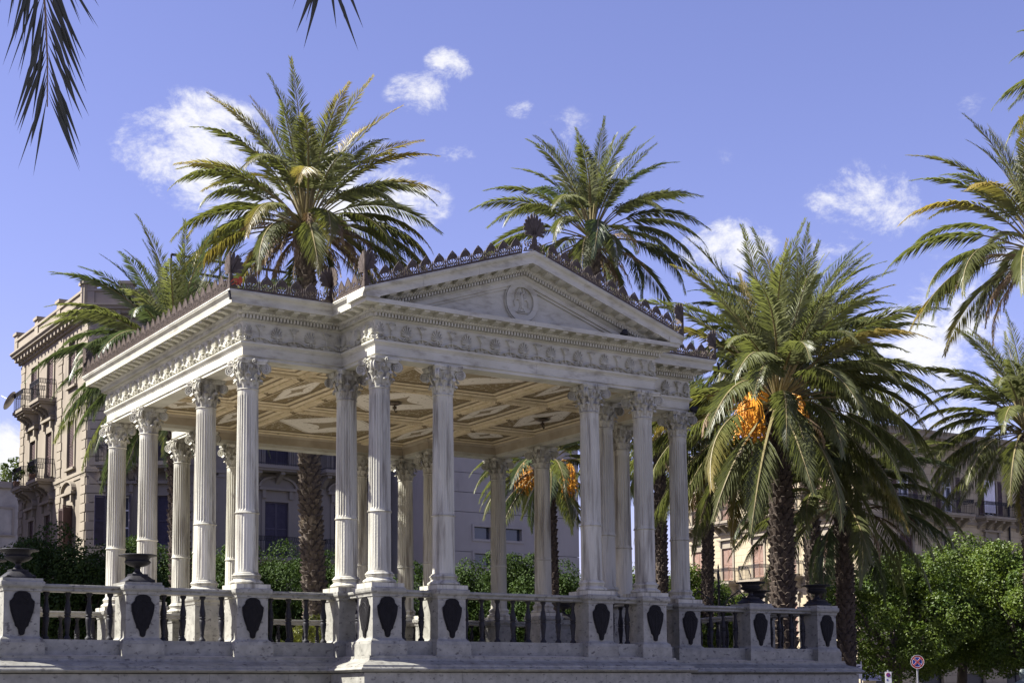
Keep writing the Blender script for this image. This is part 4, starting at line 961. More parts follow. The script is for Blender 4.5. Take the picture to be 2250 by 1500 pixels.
# ------------------------------------------------------------------ broadleaf trees and shrubs
def crown_mesh(seed, rx, rz, zc, n, mt, lf=.13, clumps=46):
    rr = random.Random(seed); m = MB(); cs = []
    for k in range(clumps):
        z = rr.uniform(-1, 1); a = rr.uniform(0, 2*PI); q = math.sqrt(1-z*z); f = rr.uniform(.62, .95)
        cs.append((Vector((q*math.cos(a)*rx*f, q*math.sin(a)*rx*f, zc+z*rz*f)), rr.uniform(.55, 1.05)*rx*(.30 if clumps < 60 else .235)))
    for k in range(n):
        c, r = cs[rr.randrange(clumps)] if rr.random() < .9 else (Vector((0, 0, zc)), rx*.75)
        d = Vector((rr.gauss(0, 1), rr.gauss(0, 1), rr.gauss(0, 1))).normalized(); p = c+d*r*rr.uniform(.55, 1.05)**.6
        nrm = (d+Vector((rr.gauss(0, .5), rr.gauss(0, .5), rr.gauss(0, .5)+.35))).normalized(); u = nrm.orthogonal().normalized(); u = (u*math.cos(k)+nrm.cross(u)*math.sin(k)); v_ = nrm.cross(u)
        l, wd = lf*rr.uniform(.7, 1.25), lf*.33
        a = [m.vert(p-u*l*.5), m.vert(p+v_*wd+nrm*.01), m.vert(p+u*l*.5-nrm*.02), m.vert(p-v_*wd+nrm*.01)]
        m.face((a[0], a[1], a[2])); m.face((a[0], a[2], a[3]))
    return m.mesh('crown', mt)
def tree_trunk_mesh(seed, h, r, spread, zc):
    rr = random.Random(seed); m = MB(); p = Vector((0, 0, -.05)); q = Vector((rr.uniform(-.2, .2), rr.uniform(-.2, .2), h))
    m.tube([p, p.lerp(q, .5)+Vector((rr.uniform(-.1, .1), rr.uniform(-.1, .1), 0)), q], [r*1.2, r, r*.8], 9)
    for k in range(7):
        a = 2*PI*k/7+rr.uniform(-.3, .3); e_ = q+Vector((math.cos(a)*spread*rr.uniform(.5, .85), math.sin(a)*spread*rr.uniform(.5, .85), zc-h+rr.uniform(-.6, 1.2)))
        mid = q.lerp(e_, .5)+Vector((0, 0, -.2)); m.tube([q-Vector((0, 0, .1)), mid, e_], [r*.55, r*.35, r*.10], 6)
        for s in range(2):
            b = e_+Vector((rr.uniform(-1, 1), rr.uniform(-1, 1), rr.uniform(.2, .9)))*.8; m.tube([mid, mid.lerp(b, .6), b], [r*.28, r*.18, r*.05], 5)
    return m.mesh('tree_trunk', BARK, 60)
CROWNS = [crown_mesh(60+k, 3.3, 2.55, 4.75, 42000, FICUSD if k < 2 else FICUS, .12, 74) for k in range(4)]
TRK = [tree_trunk_mesh(70+k, 2.6, .20, 2.6, 4.6) for k in range(2)]
def ficus(px, topy, depth, k, s, label, lightc=False, rz=0.0):
    b = at(px, topy, depth); h = b.z; b.z = 0; sz = h/7.3
    t = thing('leafy_tree', b, label, 'tree', 'clipped leafy trees round the square', rz)
    ob('trunk', TRK[k % 2], t, scale=(sz*s, sz*s, sz)); ob('crown', CROWNS[k], t, scale=(sz*s, sz*s, sz))
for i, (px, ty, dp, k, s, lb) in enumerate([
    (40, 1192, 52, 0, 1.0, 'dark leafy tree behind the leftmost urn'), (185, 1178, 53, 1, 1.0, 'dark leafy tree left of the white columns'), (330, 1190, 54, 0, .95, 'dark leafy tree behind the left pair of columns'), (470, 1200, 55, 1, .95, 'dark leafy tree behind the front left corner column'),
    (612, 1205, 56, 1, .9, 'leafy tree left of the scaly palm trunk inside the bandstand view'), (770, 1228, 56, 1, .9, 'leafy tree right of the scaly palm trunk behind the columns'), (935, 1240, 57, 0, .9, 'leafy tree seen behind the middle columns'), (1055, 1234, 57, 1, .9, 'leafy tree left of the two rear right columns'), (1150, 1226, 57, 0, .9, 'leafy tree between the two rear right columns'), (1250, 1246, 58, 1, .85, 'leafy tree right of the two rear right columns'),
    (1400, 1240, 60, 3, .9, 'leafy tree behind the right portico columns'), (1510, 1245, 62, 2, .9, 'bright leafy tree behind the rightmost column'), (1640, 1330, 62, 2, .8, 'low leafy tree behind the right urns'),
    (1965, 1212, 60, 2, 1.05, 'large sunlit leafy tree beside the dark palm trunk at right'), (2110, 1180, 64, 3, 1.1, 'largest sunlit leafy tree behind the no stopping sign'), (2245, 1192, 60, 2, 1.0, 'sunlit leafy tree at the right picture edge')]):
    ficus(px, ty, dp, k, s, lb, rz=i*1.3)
def shrub(px, topy, depth, label, mt, seed, r=1.0):
    b = at(px, topy, depth); h = b.z; b.z = 0; t = thing('shrub', b, label, 'shrub')
    ob('foliage', crown_mesh(seed, r, h*.34, h*.64, 2600, mt, .12, 16), t); m = MB()
    for k in range(5): m.tube([(math.cos(k*1.3)*.1, math.sin(k*1.3)*.1, -.03), (math.cos(k*1.3)*.4*r, math.sin(k*1.3)*.4*r, h*.6)], [.04, .015], 5)
    ob('stems', m.mesh('stems', BARK), t)
shrub(668, 1335, 43.5, 'yellow green shrub seen through the front left balusters', SHRUB, 91, 1.0)
shrub(1450, 1262, 54, 'bright shrub between the two rightmost column pairs', FICUS, 92, 1.2)

# ------------------------------------------------------------------ buildings
def onY(px, py, Y):
    d = pdir(px, py); return CAM+d*((Y-CAM.y)/d.y)
def onX(px, py, X):
    d = pdir(px, py); return CAM+d*((X-CAM.x)/d.x)
def wall_mesh(L, z0, z1, holes, mt, depth=.28, x0=0):
    m = MB(); us = sorted({x0, L} | {h[0] for h in holes} | {h[1] for h in holes}); zs = sorted({z0, z1} | {h[2] for h in holes} | {h[3] for h in holes})
    for a, b in zip(us, us[1:]):
        for c, d in zip(zs, zs[1:]):
            mx, mz = (a+b)/2, (c+d)/2
            if any(h[0] < mx < h[1] and h[2] < mz < h[3] for h in holes): continue
            m.quad((a, 0, c), (b, 0, c), (b, 0, d), (a, 0, d))
    for a, b, c, d in holes:
        m.quad((a, 0, c), (a, depth, c), (a, depth, d), (a, 0, d)); m.quad((b, 0, c), (b, 0, d), (b, depth, d), (b, depth, c))
        m.quad((a, 0, d), (a, depth, d), (b, depth, d), (b, 0, d)); m.quad((a, 0, c), (b, 0, c), (b, depth, c), (a, depth, c))
    m.quad((x0, .6, z0), (L, .6, z0), (L, .6, z1), (x0, .6, z1))
    return m.mesh('wall', mt)
WC = {}
def cached(key, fn):
    if key not in WC: WC[key] = fn()
    return WC[key]
def surround(w_, h, style, mt):
    m = MB(); f = .17
    m.box(-w_/2-f, -w_/2, -.07, .0, -.05, h+f); m.box(w_/2, w_/2+f, -.07, .0, -.05, h+f); m.box(-w_/2, w_/2, -.07, .0, h, h+f); m.box(-w_/2-f-.06, w_/2+f+.06, -.16, .02, -.17, -.051)
    if style in ('tri', 'seg', 'flat'):
        m.box(-w_/2-f, w_/2+f, -.06, 0, h+f+.002, h+.55); W2 = w_/2+.36; m.box(-W2, W2, -.26, 0, h+.552, h+.68)
        for s in (-1, 1): m.box(s*(w_/2+.09)-.09, s*(w_/2+.09)+.09, -.20, -.061, h+.16, h+.55)
    if style == 'tri':
        m.plate([(-W2, h+.682), (W2, h+.682), (0, h+1.16)], -.14, 0)
        for s in (-1, 1): m.band([(s*W2, h+.74), (0, h+1.22)], .10, .50) 
    if style == 'seg':
        arc_ = [(W2*math.cos(R(a)), h+.682+.52*math.sin(R(a))) for a in range(0, 181, 15)]
        m.plate(arc_, -.12, 0); m.band([(x*1.0, z+.03) for x, z in arc_], .11, .50)
    return m.mesh('window_surround', mt)
def shutter_leaf(w_, h, mt):
    m = MB(); f = .06
    m.box(0, f, -.02, .02, 0, h); m.box(w_-f, w_, -.02, .02, 0, h); m.box(f, w_-f, -.02, .02, 0, .10); m.box(f, w_-f, -.02, .02, h-.08, h); m.box(f, w_-f, -.02, .02, h*.48, h*.48+.07)
    n = int(h/.085)
    for k in range(n):
        z = .10+(h-.2)*k/n; m.quad((f, -.016, z), (w_-f, -.016, z), (w_-f, .018, z+.085), (f, .018, z+.085))
    return m.mesh('shutter', mt)
def rail_mesh(w_, pr, h=1.0):
    m = MB()
    for x0, y0, x1, y1 in ((-w_/2, -pr, w_/2, -pr), (-w_/2, -pr, -w_/2, 0), (w_/2, -pr, w_/2, 0)):
        L = math.hypot(x1-x0, y1-y0); n = max(2, int(L/.12)); dx, dy = (x1-x0)/L, (y1-y0)/L
        for z in (.08, .78, h): m.tube([(x0, y0, z), (x1, y1, z)], .018, 4)
        for k in range(n+1): q = (x0+dx*L*k/n, y0+dy*L*k/n); m.tube([(*q, 0), (*q, h)], .010, 4)
        for k in range(n): 
            q = (x0+dx*L*(k+.5)/n, y0+dy*L*(k+.5)/n); m.band([(0, 0)]*0+[(0, 0), (.001, 0)], .001, .001) if False else m.tube([(*q, .80), (*q, .98)], .022, 4)
    return m.mesh('railing', BRONZE)
def window(root, loc, rz, w_, h, style, sh, tr, bal=None, op=0, cloth=False):
    """window part with surround; shutters, pane and balcony pieces below it"""
    o = ob('window', cached(('s', w_, h, style, tr.name), lambda: surround(w_, h, style, tr)), root, loc, rz)
    lf = cached(('l', w_, h, sh.name), lambda: shutter_leaf(w_/2-.004, h-.01, sh))
    if op == 0:
        ob('shutter', lf, o, (-w_/2, .06, .005)); ob('shutter', lf, o, (.004, .06, .005))
    else:
        ob('shutter', lf, o, (-w_/2, -.04, .005), R(180+(25 if op == 2 else 4))); q = ob('shutter', lf, o, (w_/2, -.04, .005), R(-4 if op == 1 else -75))
    ob('pane', cached(('p', w_, h), lambda: (lambda m: (m.box(-w_/2, w_/2, .24, .27, 0, h), m.mesh('pane', GLASSW))[1])(MB())), o)
    if op:
        def fr():
            m = MB(); 
            for x in (-w_/2, -.04, w_/2-.08): m.box(x, x+.08, .19, .239, 0, h)
            for z in (0, h*.35, h*.7, h-.08): m.box(-w_/2, w_/2, .195, .235, z, z+.07)
            return m.mesh('window_frame', WHITE)
        ob('window_frame', cached(('f', w_, h), fr), o)
    if bal:
        bw, pr = bal
        def slab():
            m = MB(); m.box(-bw/2, bw/2, -pr, .0, -.36, -.20); m.box(-bw/2+.08, bw/2-.08, -pr+.08, 0, -.46, -.361)
            for x in [(-bw/2+.3)+k*(bw-.6)/max(1, round(bw/1.2)) for k in range(max(1, round(bw/1.2))+1)]:
                P = [(0, -.461), (-pr+.2, -.461), (-pr+.18, -.60), (-pr*.5, -.70), (-.12, -1.0), (0, -1.05)]
                a = [m.vert((x-.11, y, z)) for y, z in P]; b = [m.vert((x+.11, y, z)) for y, z in P]; m.face(a); m.face(b[::-1])
                for k in range(6): m.face((a[k], b[k], b[(k+1)%6], a[(k+1)%6]))
            return m.mesh('balcony_slab', tr)
        ob('balcony_slab', cached(('b', bw, pr, tr.name), slab), o); r = ob('railing', cached(('r', bw, pr), lambda: rail_mesh(bw-.1, pr-.06)), o, (0, 0, -.20)); r['kind'] = 'stuff'
    if cloth:
        m = MB(); n = 10
        for k in range(n):
            x0, x1 = -.75+1.15*k/n, -.75+1.15*(k+1)/n; y = lambda x: -.13-.03*math.sin(x*23)
            m.quad((x0, y(x0), .15), (x1, y(x1), .15), (x1, y(x1), h), (x0, y(x0), h))
        ob('hanging_cloth', m.mesh('hanging_cloth', CLOTH, 60), o)
def cornice_strip(root, L, z, rz, loc, mt, name='roof_cornice', pr=.75, h=.75, brackets=True, x0=-.6):
    m = MB(); P = [(0, 0), (-.12, .02), (-.12, .14), (-.3, .2), (-pr+.15, .34), (-pr, .38), (-pr, h*.72), (-pr-.10, h*.86), (-pr-.10, h), (0, h)]
    a = [m.vert((x0, y, z+q)) for y, q in P]; b = [m.vert((L, y, z+q)) for y, q in P]; n = len(P); m.face(a[::-1]); m.face(b)
    for k in range(n): m.face((a[k], a[(k+1)%n], b[(k+1)%n], b[k]))
    o = ob(name, m.mesh(name, mt), root, loc, rz)
    if brackets:
        bm = cached(('cb', mt.name, pr), lambda: (lambda q: (q.box(-.10, .10, -pr+.12, -.1, .10, .345), q.mesh('cornice_bracket', mt))[1])(MB()))
        k = int((L-x0)/.62)
        for i in range(k): ob('cornice_bracket', bm, o, (x0+.3+i*.62, 0, z-.0))
    return o

# --- V1: ochre palazzo on the left, sunlit side, canted corner and shaded front
V1X, V1Y = 5.5, 56.8
v1 = thing('ochre_palazzo', (V1X, V1Y, 0), 'ochre stuccoed palazzo with balconies and shuttered windows at the left', 'building')
LS = 12.0; RZ = [R(-90), R(-30), 0]; O1 = Vector((0, 0, 0)); O2 = Vector((0, -LS, 0)); O3 = O2+Vector((math.cos(R(-30)), math.sin(R(-30)), 0))*5.4
LF = 20.0-(V1X+O3.x)
def fac_pt(O, rz, u, z, out=0): return O+Vector((math.cos(rz)*u+math.sin(rz)*out, math.sin(rz)*u-math.cos(rz)*out, z))
side = []
for u in (2.7, 5.7, 9.5):
    for z, h, st in ((4.7, 2.6, 'flat'), (9.0, 2.15, 'seg'), (13.1, 2.3, 'tri' if u < 9 else 'plain'), (17.2, 2.2, 'plain')):
        side.append((u, z, h, st))
ob('wall', wall_mesh(LS, 0, 20.2, [(u-.55, u+.55, z, z+h) for u, z, h, st in side], STUCCO), v1, O1, RZ[0])
for u, z, h, st in side:
    blc = (1.9, .9) if (z in (13.1, 17.2) and u < 9) else None
    window(v1, fac_pt(O1, RZ[0], u, z), RZ[0], 1.1, h, st, SHUT, STUCCO2, blc, 2 if (u, z) in ((9.5, 9.0),) else 0)
cant = [(u, z, h, st) for u in (1.5, 3.9) for z, h, st in ((4.7, 2.6, 'flat'), (9.0, 2.4, 'seg'), (13.1, 2.4, 'tri'), (17.2, 2.2, 'plain'))]
ob('wall', wall_mesh(5.4, 0, 20.2, [(u-.55, u+.55, z, z+h) for u, z, h, st in cant], GREYSHADE), v1, O2, RZ[1])
for u, z, h, st in cant: window(v1, fac_pt(O2, RZ[1], u, z), RZ[1], 1.1, h, st, SHUTP, GREYSHADE, (1.9, .9) if z == 13.1 else None, 2 if z == 9.0 and u < 2 else 0)
frt = []
for px in (607, 757, 905):
    x = onY(px, 1150, V1Y+O3.y).x-V1X-O3.x
    for z, h, st in ((4.6, 2.6, 'flat'), (8.72, 2.6, 'seg'), (13.2, 2.6, 'seg'), (17.4, 2.15, 'plain')): frt.append((x, z, h, st))
frt = [f for f in frt if f[0] < LF-.9]
ob('wall', wall_mesh(LF, 0, 20.2, [(u-.62, u+.62, z, z+h) for u, z, h, st in frt], GREYSHADE), v1, O3, 0)
for u, z, h, st in frt: window(v1, O3+Vector((u, 0, z)), 0, 1.24, h, st, SHUTP, GREYSHADE, (3.0, 1.0) if z in (8.72, 13.2) else None)
for O, rz, L, mt in ((O1, RZ[0], LS, STUCCO2), (O2, RZ[1], 5.4, GREYSHADE), (O3, 0, LF, GREYSHADE)):
    cornice_strip(v1, L+(.3 if mt is STUCCO2 else .2), 20.0, rz, O, mt, x0=-.3 if mt is STUCCO2 else -.1, pr=.5, h=.62)
    for z in (8.5, 12.55): 
        m = MB(); m.box(0, L, -.09, 0, z, z+.16); m.box(0, L, -.05, 0, z-.2, z-.001); ob('string_course', m.mesh('string_course', mt), v1, O, rz)
    m = MB(); m.box(-.05, L, -.30, .0, 20.63, 21.25); m.box(-.1, L, -.38, .05, 21.25, 21.37); ob('parapet', m.mesh('parapet', mt), v1, O, rz)
    for u in [k*L/3 for k in range(4)]:
        m = MB(); m.box(u-.3, u+.3, -.36, .2, 20.63, 21.6); m.box(u-.38, u+.38, -.44, .25, 21.6, 21.75); ob('parapet_pier', m.mesh('parapet_pier', mt), v1, O, rz)
qm = {}
for O, rz, us, mt in ((O1, RZ[0], (.45, 7.45, LS-.45), STUCCO2), (O2, RZ[1], (.45, 4.95), GREYSHADE), (O3, 0, (.45, LF-.45), GREYSHADE)):
    for u in us:
        for k in range(44):
            me = cached(('q', mt.name, k % 2), lambda: (lambda q: (q.box(-.42 if k % 2 else -.33, .42 if k % 2 else .33, -.05, 0, .02, .42), q.mesh('quoin', mt))[1])(MB()))
            ob('quoin', me, v1, fac_pt(O, rz, u, 2.0+k*.44-.6), rz) if 2.0+k*.44-.6 < 19.6 and k*.44 > 4.5 else None
m = MB()
poly = [O1+Vector((.65, -.3, 0)), O2+Vector((.65, 0, 0)), O3+Vector((.2, .65, 0)), O3+Vector((LF, .65, 0)), Vector((15.1, -.3, 0))]
m.face([m.vert((q.x, q.y, 20.9)) for q in poly]); a = [m.vert((q.x, q.y, 0)) for q in poly]; b = [m.vert((q.x, q.y, 20.89)) for q in poly]
for k in (3, 4): m.face((a[k], a[(k+1)%5], b[(k+1)%5], b[k]))
ob('roof_and_rear_wall', m.mesh('roof_and_rear_wall', GREYSHADE), v1)
m = MB(); m.box(4.2, 12.5, -11.2, -6, 20.91, 22.6); m.box(4.1, 12.6, -11.3, -5.9, 22.6, 22.75); ob('attic_storey', m.mesh('attic_storey', GREYSHADE), v1)
m = MB()
for z in (23.3, 24.1): m.tube([(4.4, -11, z), (12.3, -11, z)], .07, 6)
for x in (4.4, 7, 9.6, 12.3): m.tube([(x, -11, 22.75), (x, -11, 24.1)], .05, 6)
ob('roof_railing', m.mesh('roof_railing', BRONZE), v1)
m = MB(T=lambda q: fac_pt(O1, RZ[0], q[0], q[2], -q[1]))
m.lathe([(.001, 0), (.3, .03), (.55, .12), (.56, .13), (.3, .045), (.001, .015)], 18); me = m.mesh('satellite_dish', STEEL, 40)
m = MB(); m.lathe([(.001, 0), (.3, .03), (.55, .12), (.56, .13), (.3, .045), (.001, .015)], 18); m.tube([(.5, 0, .1), (.1, 0, .6)], .02, 5); me = m.mesh('satellite_dish', STEEL, 40)
q = fac_pt(O1, RZ[0], 1.75, 17.6, .95)+Vector((V1X, V1Y, 0)); tag(ob('satellite_dish', me, None, q, rot=(R(60), 0, R(-120))), 'round grey satellite dish on the top left balcony', 'satellite dish')
# plant pots on the second floor balcony
for u, lb in ((2.2, 'leafy pot plant on the left balcony of the ochre palazzo'), (5.2, 'leafy pot plant on the right balcony of the ochre palazzo')):
    q = fac_pt(O1, RZ[0], u, 12.91, .72)+Vector((V1X, V1Y, 0)); t = thing('pot_plant', q, lb, 'plant')
    m = MB(); m.lathe([(.12, 0), (.18, .3), (.2, .32), (.2, .36)], 12); ob('pot', m.mesh('pot', TERRA, 40), t)
    ob('foliage', crown_mesh(200+int(u), .42, .45, .75, 260, FICUS, .13, 6), t)

# --- grey banded building behind the bandstand
v3 = thing('grey_building', (20.7, 38.6, 0), 'plain grey building with banded wall behind the bandstand columns', 'building')
L3 = 9.1; z = 0; k = 0
wh = [(onY(px, 1170, 38.6).x-20.7, zz) for px in (1060, 1128, 1205) for zz in (8.3, 9.65)]
while z < 18:
    hc = 1.0; ov = [h for h in wh if z < h[1]+.62 and z+hc > h[1]]
    m = MB()
    xs = [0]+sorted(sum([[h[0]-.5, h[0]+.5] for h in ov], []))+[L3]
    if ov:
        z1, z2 = max(z, ov[0][1]), min(z+hc, ov[0][1]+.62)
        if z1 > z+.01: m.box(0, L3, 0, .4, z, z1)
        if z2 < z+hc-.03: m.box(0, L3, 0, .4, z2, z+hc-.025)
        for a, b in zip(xs[::2], xs[1::2]): m.box(a, b, 0, .4, z1+.0005, z2-.0005)
    else: m.box(0, L3, 0, .4, z, z+hc-.025)
    ob('wall_course', m.mesh('wall_course', GREYL), v3); z += hc
for x, zz in wh:
    m = MB(); f = .12
    m.box(-.5-f, -.5, -.05, 0, -f, .62+f); m.box(.5, .5+f, -.05, 0, -f, .62+f); m.box(-.5, .5, -.05, 0, .62, .62+f); m.box(-.5, .5, -.05, 0, -f, 0)
    o = ob('window', m.mesh('window', GREYL), v3, (x, 0, zz)); m = MB(); m.box(-.5, .5, .2, .22, 0, .62); ob('pane', m.mesh('pane', GLASSW), o)
m = MB(); m.box(.01, L3-.01, .25, 12, 0, 18.1); m.box(-.15, L3+.15, -.25, 12.1, 18.1, 18.5); ob('body', m.mesh('body', GREYL), v3)

# --- V4: cream ashlar palazzo at the right
v4 = thing('cream_palazzo', (55, 43, 0), 'cream ashlar palazzo with brown shutters and balconies at the right', 'building')
LL_, LR = 19.0, 34.0; OL = Vector((0, LL_, 0))
lf_ = []
for Yc in (59.0, 55.75, 52.5, 49.25, 46.0):
    u = 62-Yc
    for z, h, st in ((1.0, 3.0, 'plain'), (5.6, 2.3, 'flat'), (9.85, 2.3, 'flat'), (14.2, 2.3, 'flat')): lf_.append((u, z, h, st))
ob('wall', wall_mesh(LL_, 0, 18.6, [(u-.55, u+.55, z, z+h) for u, z, h, st in lf_], ASHLAR), v4, OL, RZ[0])
for u, z, h, st in lf_: window(v4, fac_pt(OL, RZ[0], u, z), RZ[0], 1.1, h, st, SHUTB, STUCCO2, (2.3, 1.0) if z in (9.85, 14.2) else None)
rf = []
for i, xc in enumerate((59.4, 63.6, 67.9, 72.0, 76.2, 80.4)):
    u = xc-55
    for z, h, st in ((5.6, 2.3, 'flat'), (9.85, 2.3, 'flat'), (13.9, 2.4, 'flat')): rf.append((u, z, h, st, i))
ah = [(xc-55-1.1, xc-55+1.1, .05, 3.0) for xc in (57.3, 61.5, 65.7, 70.0, 74.2)]
ob('wall', wall_mesh(LR, 0, 18.6, [(u-.6, u+.6, z, z+h) for u, z, h, st, i in rf]+ah, ASHLAR), v4, (0, 0, 0), 0)
for u, z, h, st, i in rf: window(v4, (u, 0, z), 0, 1.2, h, st, SHUT, STUCCO2, (3.2, 1.0), 1 if z == 13.9 else 0, z == 13.9 and i == 2)
for a, b, c, d in ah:
    m = MB(); n = 14; cx_ = (a+b)/2
    for k in range(n):
        t0, t1 = PI*k/n, PI*(k+1)/n; q = [(cx_+r*math.cos(t), d+.05+r*.75*math.sin(t)) for r, t in ((1.12, t0), (1.36, t0), (1.36, t1), (1.12, t1))]; m.plate(q, -.08, -.002)
    o = ob('shop_arch', m.mesh('shop_arch', STUCCO2), v4); m = MB(); m.box(a, b, .25, .27, .05, d); ob('shop_glass', m.mesh('shop_glass', DARK), o)
for O, rz, L, x0 in ((OL, RZ[0], LL_+.8, 0), ((0, 0, 0), 0, LR, -.8)):
    cornice_strip(v4, L, 18.3, rz, O, STUCCO2, x0=x0, h=.85)
    for z in (4.6, 8.9, 13.1): m = MB(); m.box(x0*.1, L-.8, -.10, 0, z, z+.18); ob('string_course', m.mesh('string_course', STUCCO2), v4, O, rz)
m = MB(); m.face([m.vert(q) for q in ((.6, .6, 18.9), (LR, .6, 18.9), (LR, LL_, 18.9), (.6, LL_, 18.9))]); a = [(LR, 0), (LR, LL_), (0, LL_)]
for p0, p1 in zip(a, a[1:]): m.quad((*p0, 0), (*p1, 0), (*p1, 18.89), (*p0, 18.89))
ob('roof_and_rear_wall', m.mesh('roof_and_rear_wall', STUCCO2), v4)
m = MB(); m.tube([(14.7, -.12, 2), (14.7, -.12, 18.2)], .07, 8); ob('drainpipe', m.mesh('drainpipe', BRONZE, 60), v4)
# --- street buildings left of the picture, which shade the lower left of the square
for nm, lb, x0, x1, y0, y1, H in (('street_building', 'tall street building out of view behind the ochre palazzo', -40, -2.2, 54.5, 74, 21), ('corner_building', 'lower street building out of view at the left of the square', -48, -8, 26, 44, 16.5)):
    t = thing(nm, (x0, y0, 0), lb, 'building'); Lx = x1-x0; n = int(Lx/3.6); wn = [((k+.5)*Lx/n, z) for k in range(n) for z in (5.2, 9.4)]
    ob('wall', wall_mesh(Lx, 0, H, [(u-.55, u+.55, z, z+2.2) for u, z in wn], STUCCO), t)
    for u, z in wn: window(t, (u, 0, z), 0, 1.1, 2.2, 'plain', SHUT, STUCCO2)
    m = MB(); m.box(0, Lx, .61, y1-y0, 0, H); m.box(-.3, Lx+.3, -.4, y1-y0+.3, H, H+.4); ob('body', m.mesh('body', STUCCO), t)
# --- far low house at the left edge
q = at(22, 1150, 118); v5 = thing('white_house', (q.x-7, q.y, 0), 'low pale house with roof terrace far off at the left edge', 'building')
zt_ = at(20, 1072, 118).z; m = MB(); m.box(-6, 9.2, 0, 10, 0, zt_); ob('wall', m.mesh('wall', CREAMP), v5)
m = MB(); m.box(-6.2, 9.4, -.3, 10, zt_+.002, zt_+.5); ob('roof_edge', m.mesh('roof_edge', GREYSHADE), v5)
for x in (4.0, 6.6):
    for z in (zt_-3.6, zt_-7): window(v5, (x, 0, z), 0, 1.1, 2.0, 'plain', SHUTP, GREYSHADE)
t = thing('shrub', (q.x+.5, q.y+2, zt_+.5), 'green shrub on the roof terrace of the far pale house', 'shrub'); ob('foliage', crown_mesh(301, 1.6, 1.0, 1.2, 900, FICUS, .3, 12), t)
m = MB(); m.tube([(0, 0, 0), (0, 0, 1.2)], .08, 5); ob('stems', m.mesh('stems', BARK), t)

# ------------------------------------------------------------------ street furniture
def pole(m, h, r=.03): m.lathe([(r, 0), (r, h)], 10)
def disc(m, r, y0, y1, n=32, c=(0, 0)): m.plate([(c[0]+r*math.cos(2*PI*k/n), c[1]+r*math.sin(2*PI*k/n)) for k in range(n)], y0, y1)
s0 = at(2015.5, 1453, 48); zc_ = s0.z; FACE = -YAW
sg = thing('traffic_sign', (s0.x, s0.y, 0), 'round red and blue no stopping sign on a grey pole', 'traffic sign', rz=FACE)
m = MB(); pole(m, zc_+.1); ob('pole', m.mesh('pole', STEEL, 60), sg, (0, .04, 0))
m = MB(); disc(m, .215, -.006, .008); dk = ob('disc', m.mesh('disc', RED), sg, (0, 0, zc_))
m = MB(); disc(m, .150, -.0085, -.0065); ob('blue_field', m.mesh('blue_field', BLUE), dk)
m = MB(); m.band([(.213*math.cos(2*PI*k/32), .213*math.sin(2*PI*k/32)) for k in range(32)], .012, .004, True); ob('white_rim', m.mesh('white_rim', WHITE), dk, (0, -.009, 0))
m = MB(); m.band([(.155*math.cos(2*PI*k/32), .155*math.sin(2*PI*k/32)) for k in range(32)], .010, .004, True); ob('white_ring', m.mesh('white_ring', WHITE), dk, (0, -.009, 0))
for a in (45, 135):
    c, s = math.cos(R(a))*.16, math.sin(R(a))*.16
    m = MB(); m.band([(-c, -s), (c, s)], .052, .002); ob('white_bar', m.mesh('white_bar', WHITE), dk, (0, -.0105-.0006*(a > 90), 0))
    m = MB(); m.band([(-c, -s), (c, s)], .036, .002); ob('red_bar', m.mesh('red_bar', RED), dk, (0, -.0135-.0006*(a > 90), 0))
s0 = at(1952, 1490, 52)
sg = thing('parking_sign', (s0.x, s0.y, 0), 'white parking panel with small round symbol near the shop fronts', 'traffic sign', rz=FACE)
m = MB(); pole(m, s0.z+.3); ob('pole', m.mesh('pole', STEEL, 60), sg, (0, .04, 0))
m = MB(); m.box(-.11, .11, -.006, .006, s0.z-.22, s0.z+.24); bd = ob('panel', m.mesh('panel', WHITE), sg)
m = MB(); disc(m, .075, -.009, -.0065, 24, (0, s0.z+.13)); ob('red_ring', m.mesh('red_ring', RED), bd); m = MB(); disc(m, .058, -.0115, -.0095, 24, (0, s0.z+.13)); ob('blue_disc', m.mesh('blue_disc', BLUE), bd)
m = MB(); m.band([(-.04, s0.z+.17), (.04, s0.z+.09)], .022, .002); ob('white_bar', m.mesh('white_bar', RED), bd, (0, -.013, 0)); m = MB(); m.box(-.06, -.01, -.009, -.0065, s0.z-.07, s0.z-.01); ob('symbol', m.mesh('symbol', BLUE), bd)
s0 = at(1886, 1472, 50)
sg = thing('direction_sign', (s0.x, s0.y, 0), 'two white direction boards at the terrace corner', 'street sign', rz=FACE)
m = MB(); pole(m, s0.z+.3); ob('pole', m.mesh('pole', STEEL, 60), sg, (.1, .05, 0))
m = MB(); m.plate([(-.20, s0.z+.08), (.12, s0.z+.08), (.12, s0.z+.21), (-.20, s0.z+.21)], -.01, .01); bd = ob('board', m.mesh('board', WHITE), sg); m = MB(); m.box(-.03, .07, -.012, -.0105, s0.z+.115, s0.z+.15); ob('lettering', m.mesh('lettering', NAVY), bd)
m = MB(); m.plate([(-.14, s0.z-.28), (.12, s0.z-.28), (.12, s0.z+.05), (-.06, s0.z+.05), (-.12, s0.z-.02)], -.01, .01); bd = ob('board', m.mesh('board', WHITE), sg); m = MB(); m.box(-.03, .04, -.012, -.0105, s0.z-.03, s0.z+.01); ob('lettering', m.mesh('lettering', NAVY), bd)
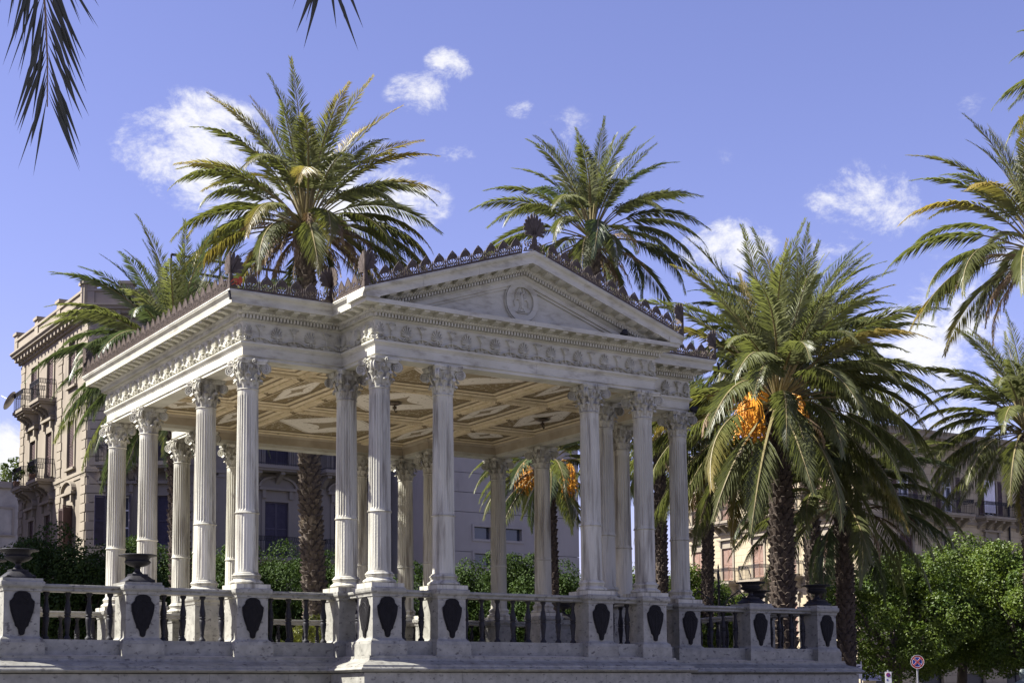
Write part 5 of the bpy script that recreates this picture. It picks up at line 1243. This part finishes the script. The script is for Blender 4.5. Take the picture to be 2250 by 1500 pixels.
# shop sign on the cream palazzo
pa, pb = onY(1894, 1474, 42.8), onY(1936, 1474, 42.8); pc = onY(1915, 1494, 42.8); wS = pb.x-pa.x
sg = thing('shop_sign', (pa.x, 42.8, pc.z), 'long grey shop sign with navy lettering', 'shop sign')
hS = pa.z-pc.z; m = MB(); m.box(0, wS, 0, .1, 0, hS); ob('board', m.mesh('board', GREYSIGN), sg)
def text(body, size, loc, parent):
    cu = bpy.data.curves.new('lettering', 'FONT'); cu.body = body; cu.size = size; cu.extrude = .004; to = bpy.data.objects.new('tmp', cu); col.objects.link(to); bpy.context.view_layer.update()
    me = bpy.data.meshes.new_from_object(to.evaluated_get(bpy.context.evaluated_depsgraph_get())); me.materials.clear(); me.materials.append(NAVY); bpy.data.objects.remove(to)
    o = ob('lettering', me, parent, loc, rot=(R(90), 0, 0)); return o
text('Ottica', hS*.40, (wS*.22, -.012, hS*.55), sg); text('DE FRANCHIS', hS*.40, (wS*.22, -.012, hS*.10), sg)
m = MB(); m.plate([(wS*.03, hS*.75), (wS*.10, hS*.15), (wS*.18, hS*.75), (wS*.14, hS*.75), (wS*.10, hS*.42), (wS*.07, hS*.75)], -.02, -.001); ob('emblem', m.mesh('emblem', NAVY), sg)
# street lamp with scrolled arms
lp = at(1578, 1238, 56); hL = lp.z
t = thing('street_lamp', (lp.x, lp.y, 0), 'black iron street lamp with white bell shades behind the right balustrade', 'street lamp', rz=FACE)
m = MB(); m.lathe([(.16, 0), (.16, .5), (.10, .7), (.075, 1.2), (.06, hL*.55), (.075, hL*.56), (.05, hL*.58), (.045, hL-.9), (.07, hL-.85), (.035, hL-.75), (.05, hL-.4), (.02, hL-.2), (.035, hL-.12), (.004, hL)], 12); ob('post', m.mesh('post', BRONZE, 50), t)
for sx in (-1, 1):
    m = MB(); m.tube([(0, 0, hL-1.9), (sx*.35, 0, hL-1.3), (sx*.75, 0, hL-1.0), (sx*.98, 0, hL-1.25), (sx*.98, 0, hL-1.4)], .028, 6); m.tube([(sx*x, 0, hL-1.45+z) for x, z in spiral((.42, 0), .18, 1.3, 1, 16)], .018, 5); a_ = ob('arm', m.mesh('arm', BRONZE, 60), t)
    m = MB(); m.lathe([(.05, hL-1.4), (.10, hL-1.48), (.20, hL-1.75), (.21, hL-1.8)], 16, c=(sx*.98, 0)); ob('shade', m.mesh('shade', MILK, 60), a_)
# bronze bust at the right edge
b0 = at(2247, 1492, 46); t = thing('bronze_statue', (b0.x, b0.y, 0), 'greenish bronze bust just inside the lower right corner', 'statue', rz=FACE)
zb = b0.z-.25; m = MB(); square_lathe(m, [(.38, 0), (.38, .25), (.30, .3), (.30, zb-.32), (.35, zb-.28), (.35, zb-.2)]); ob('plinth', m.mesh('plinth', PLINTH), t)
m = MB(T=lambda q: (q[0]*(1.35 if q[2] < zb+.24 else 1), q[1]*.85, q[2]))
m.lathe([(.10, zb-.2), (.13, zb-.1), (.17, zb), (.19, zb+.1), (.17, zb+.17), (.09, zb+.225), (.062, zb+.25), (.060, zb+.29), (.078, zb+.32), (.098, zb+.38), (.104, zb+.45), (.09, zb+.52), (.05, zb+.565), (.005, zb+.575)], 18); m.T = None
m.tube([(0, -.085, zb+.45), (0, -.115, zb+.41), (0, -.085, zb+.395)], [.012, .018, .01], 6)
ob('bust', m.mesh('bust', VERDI, 60), t)
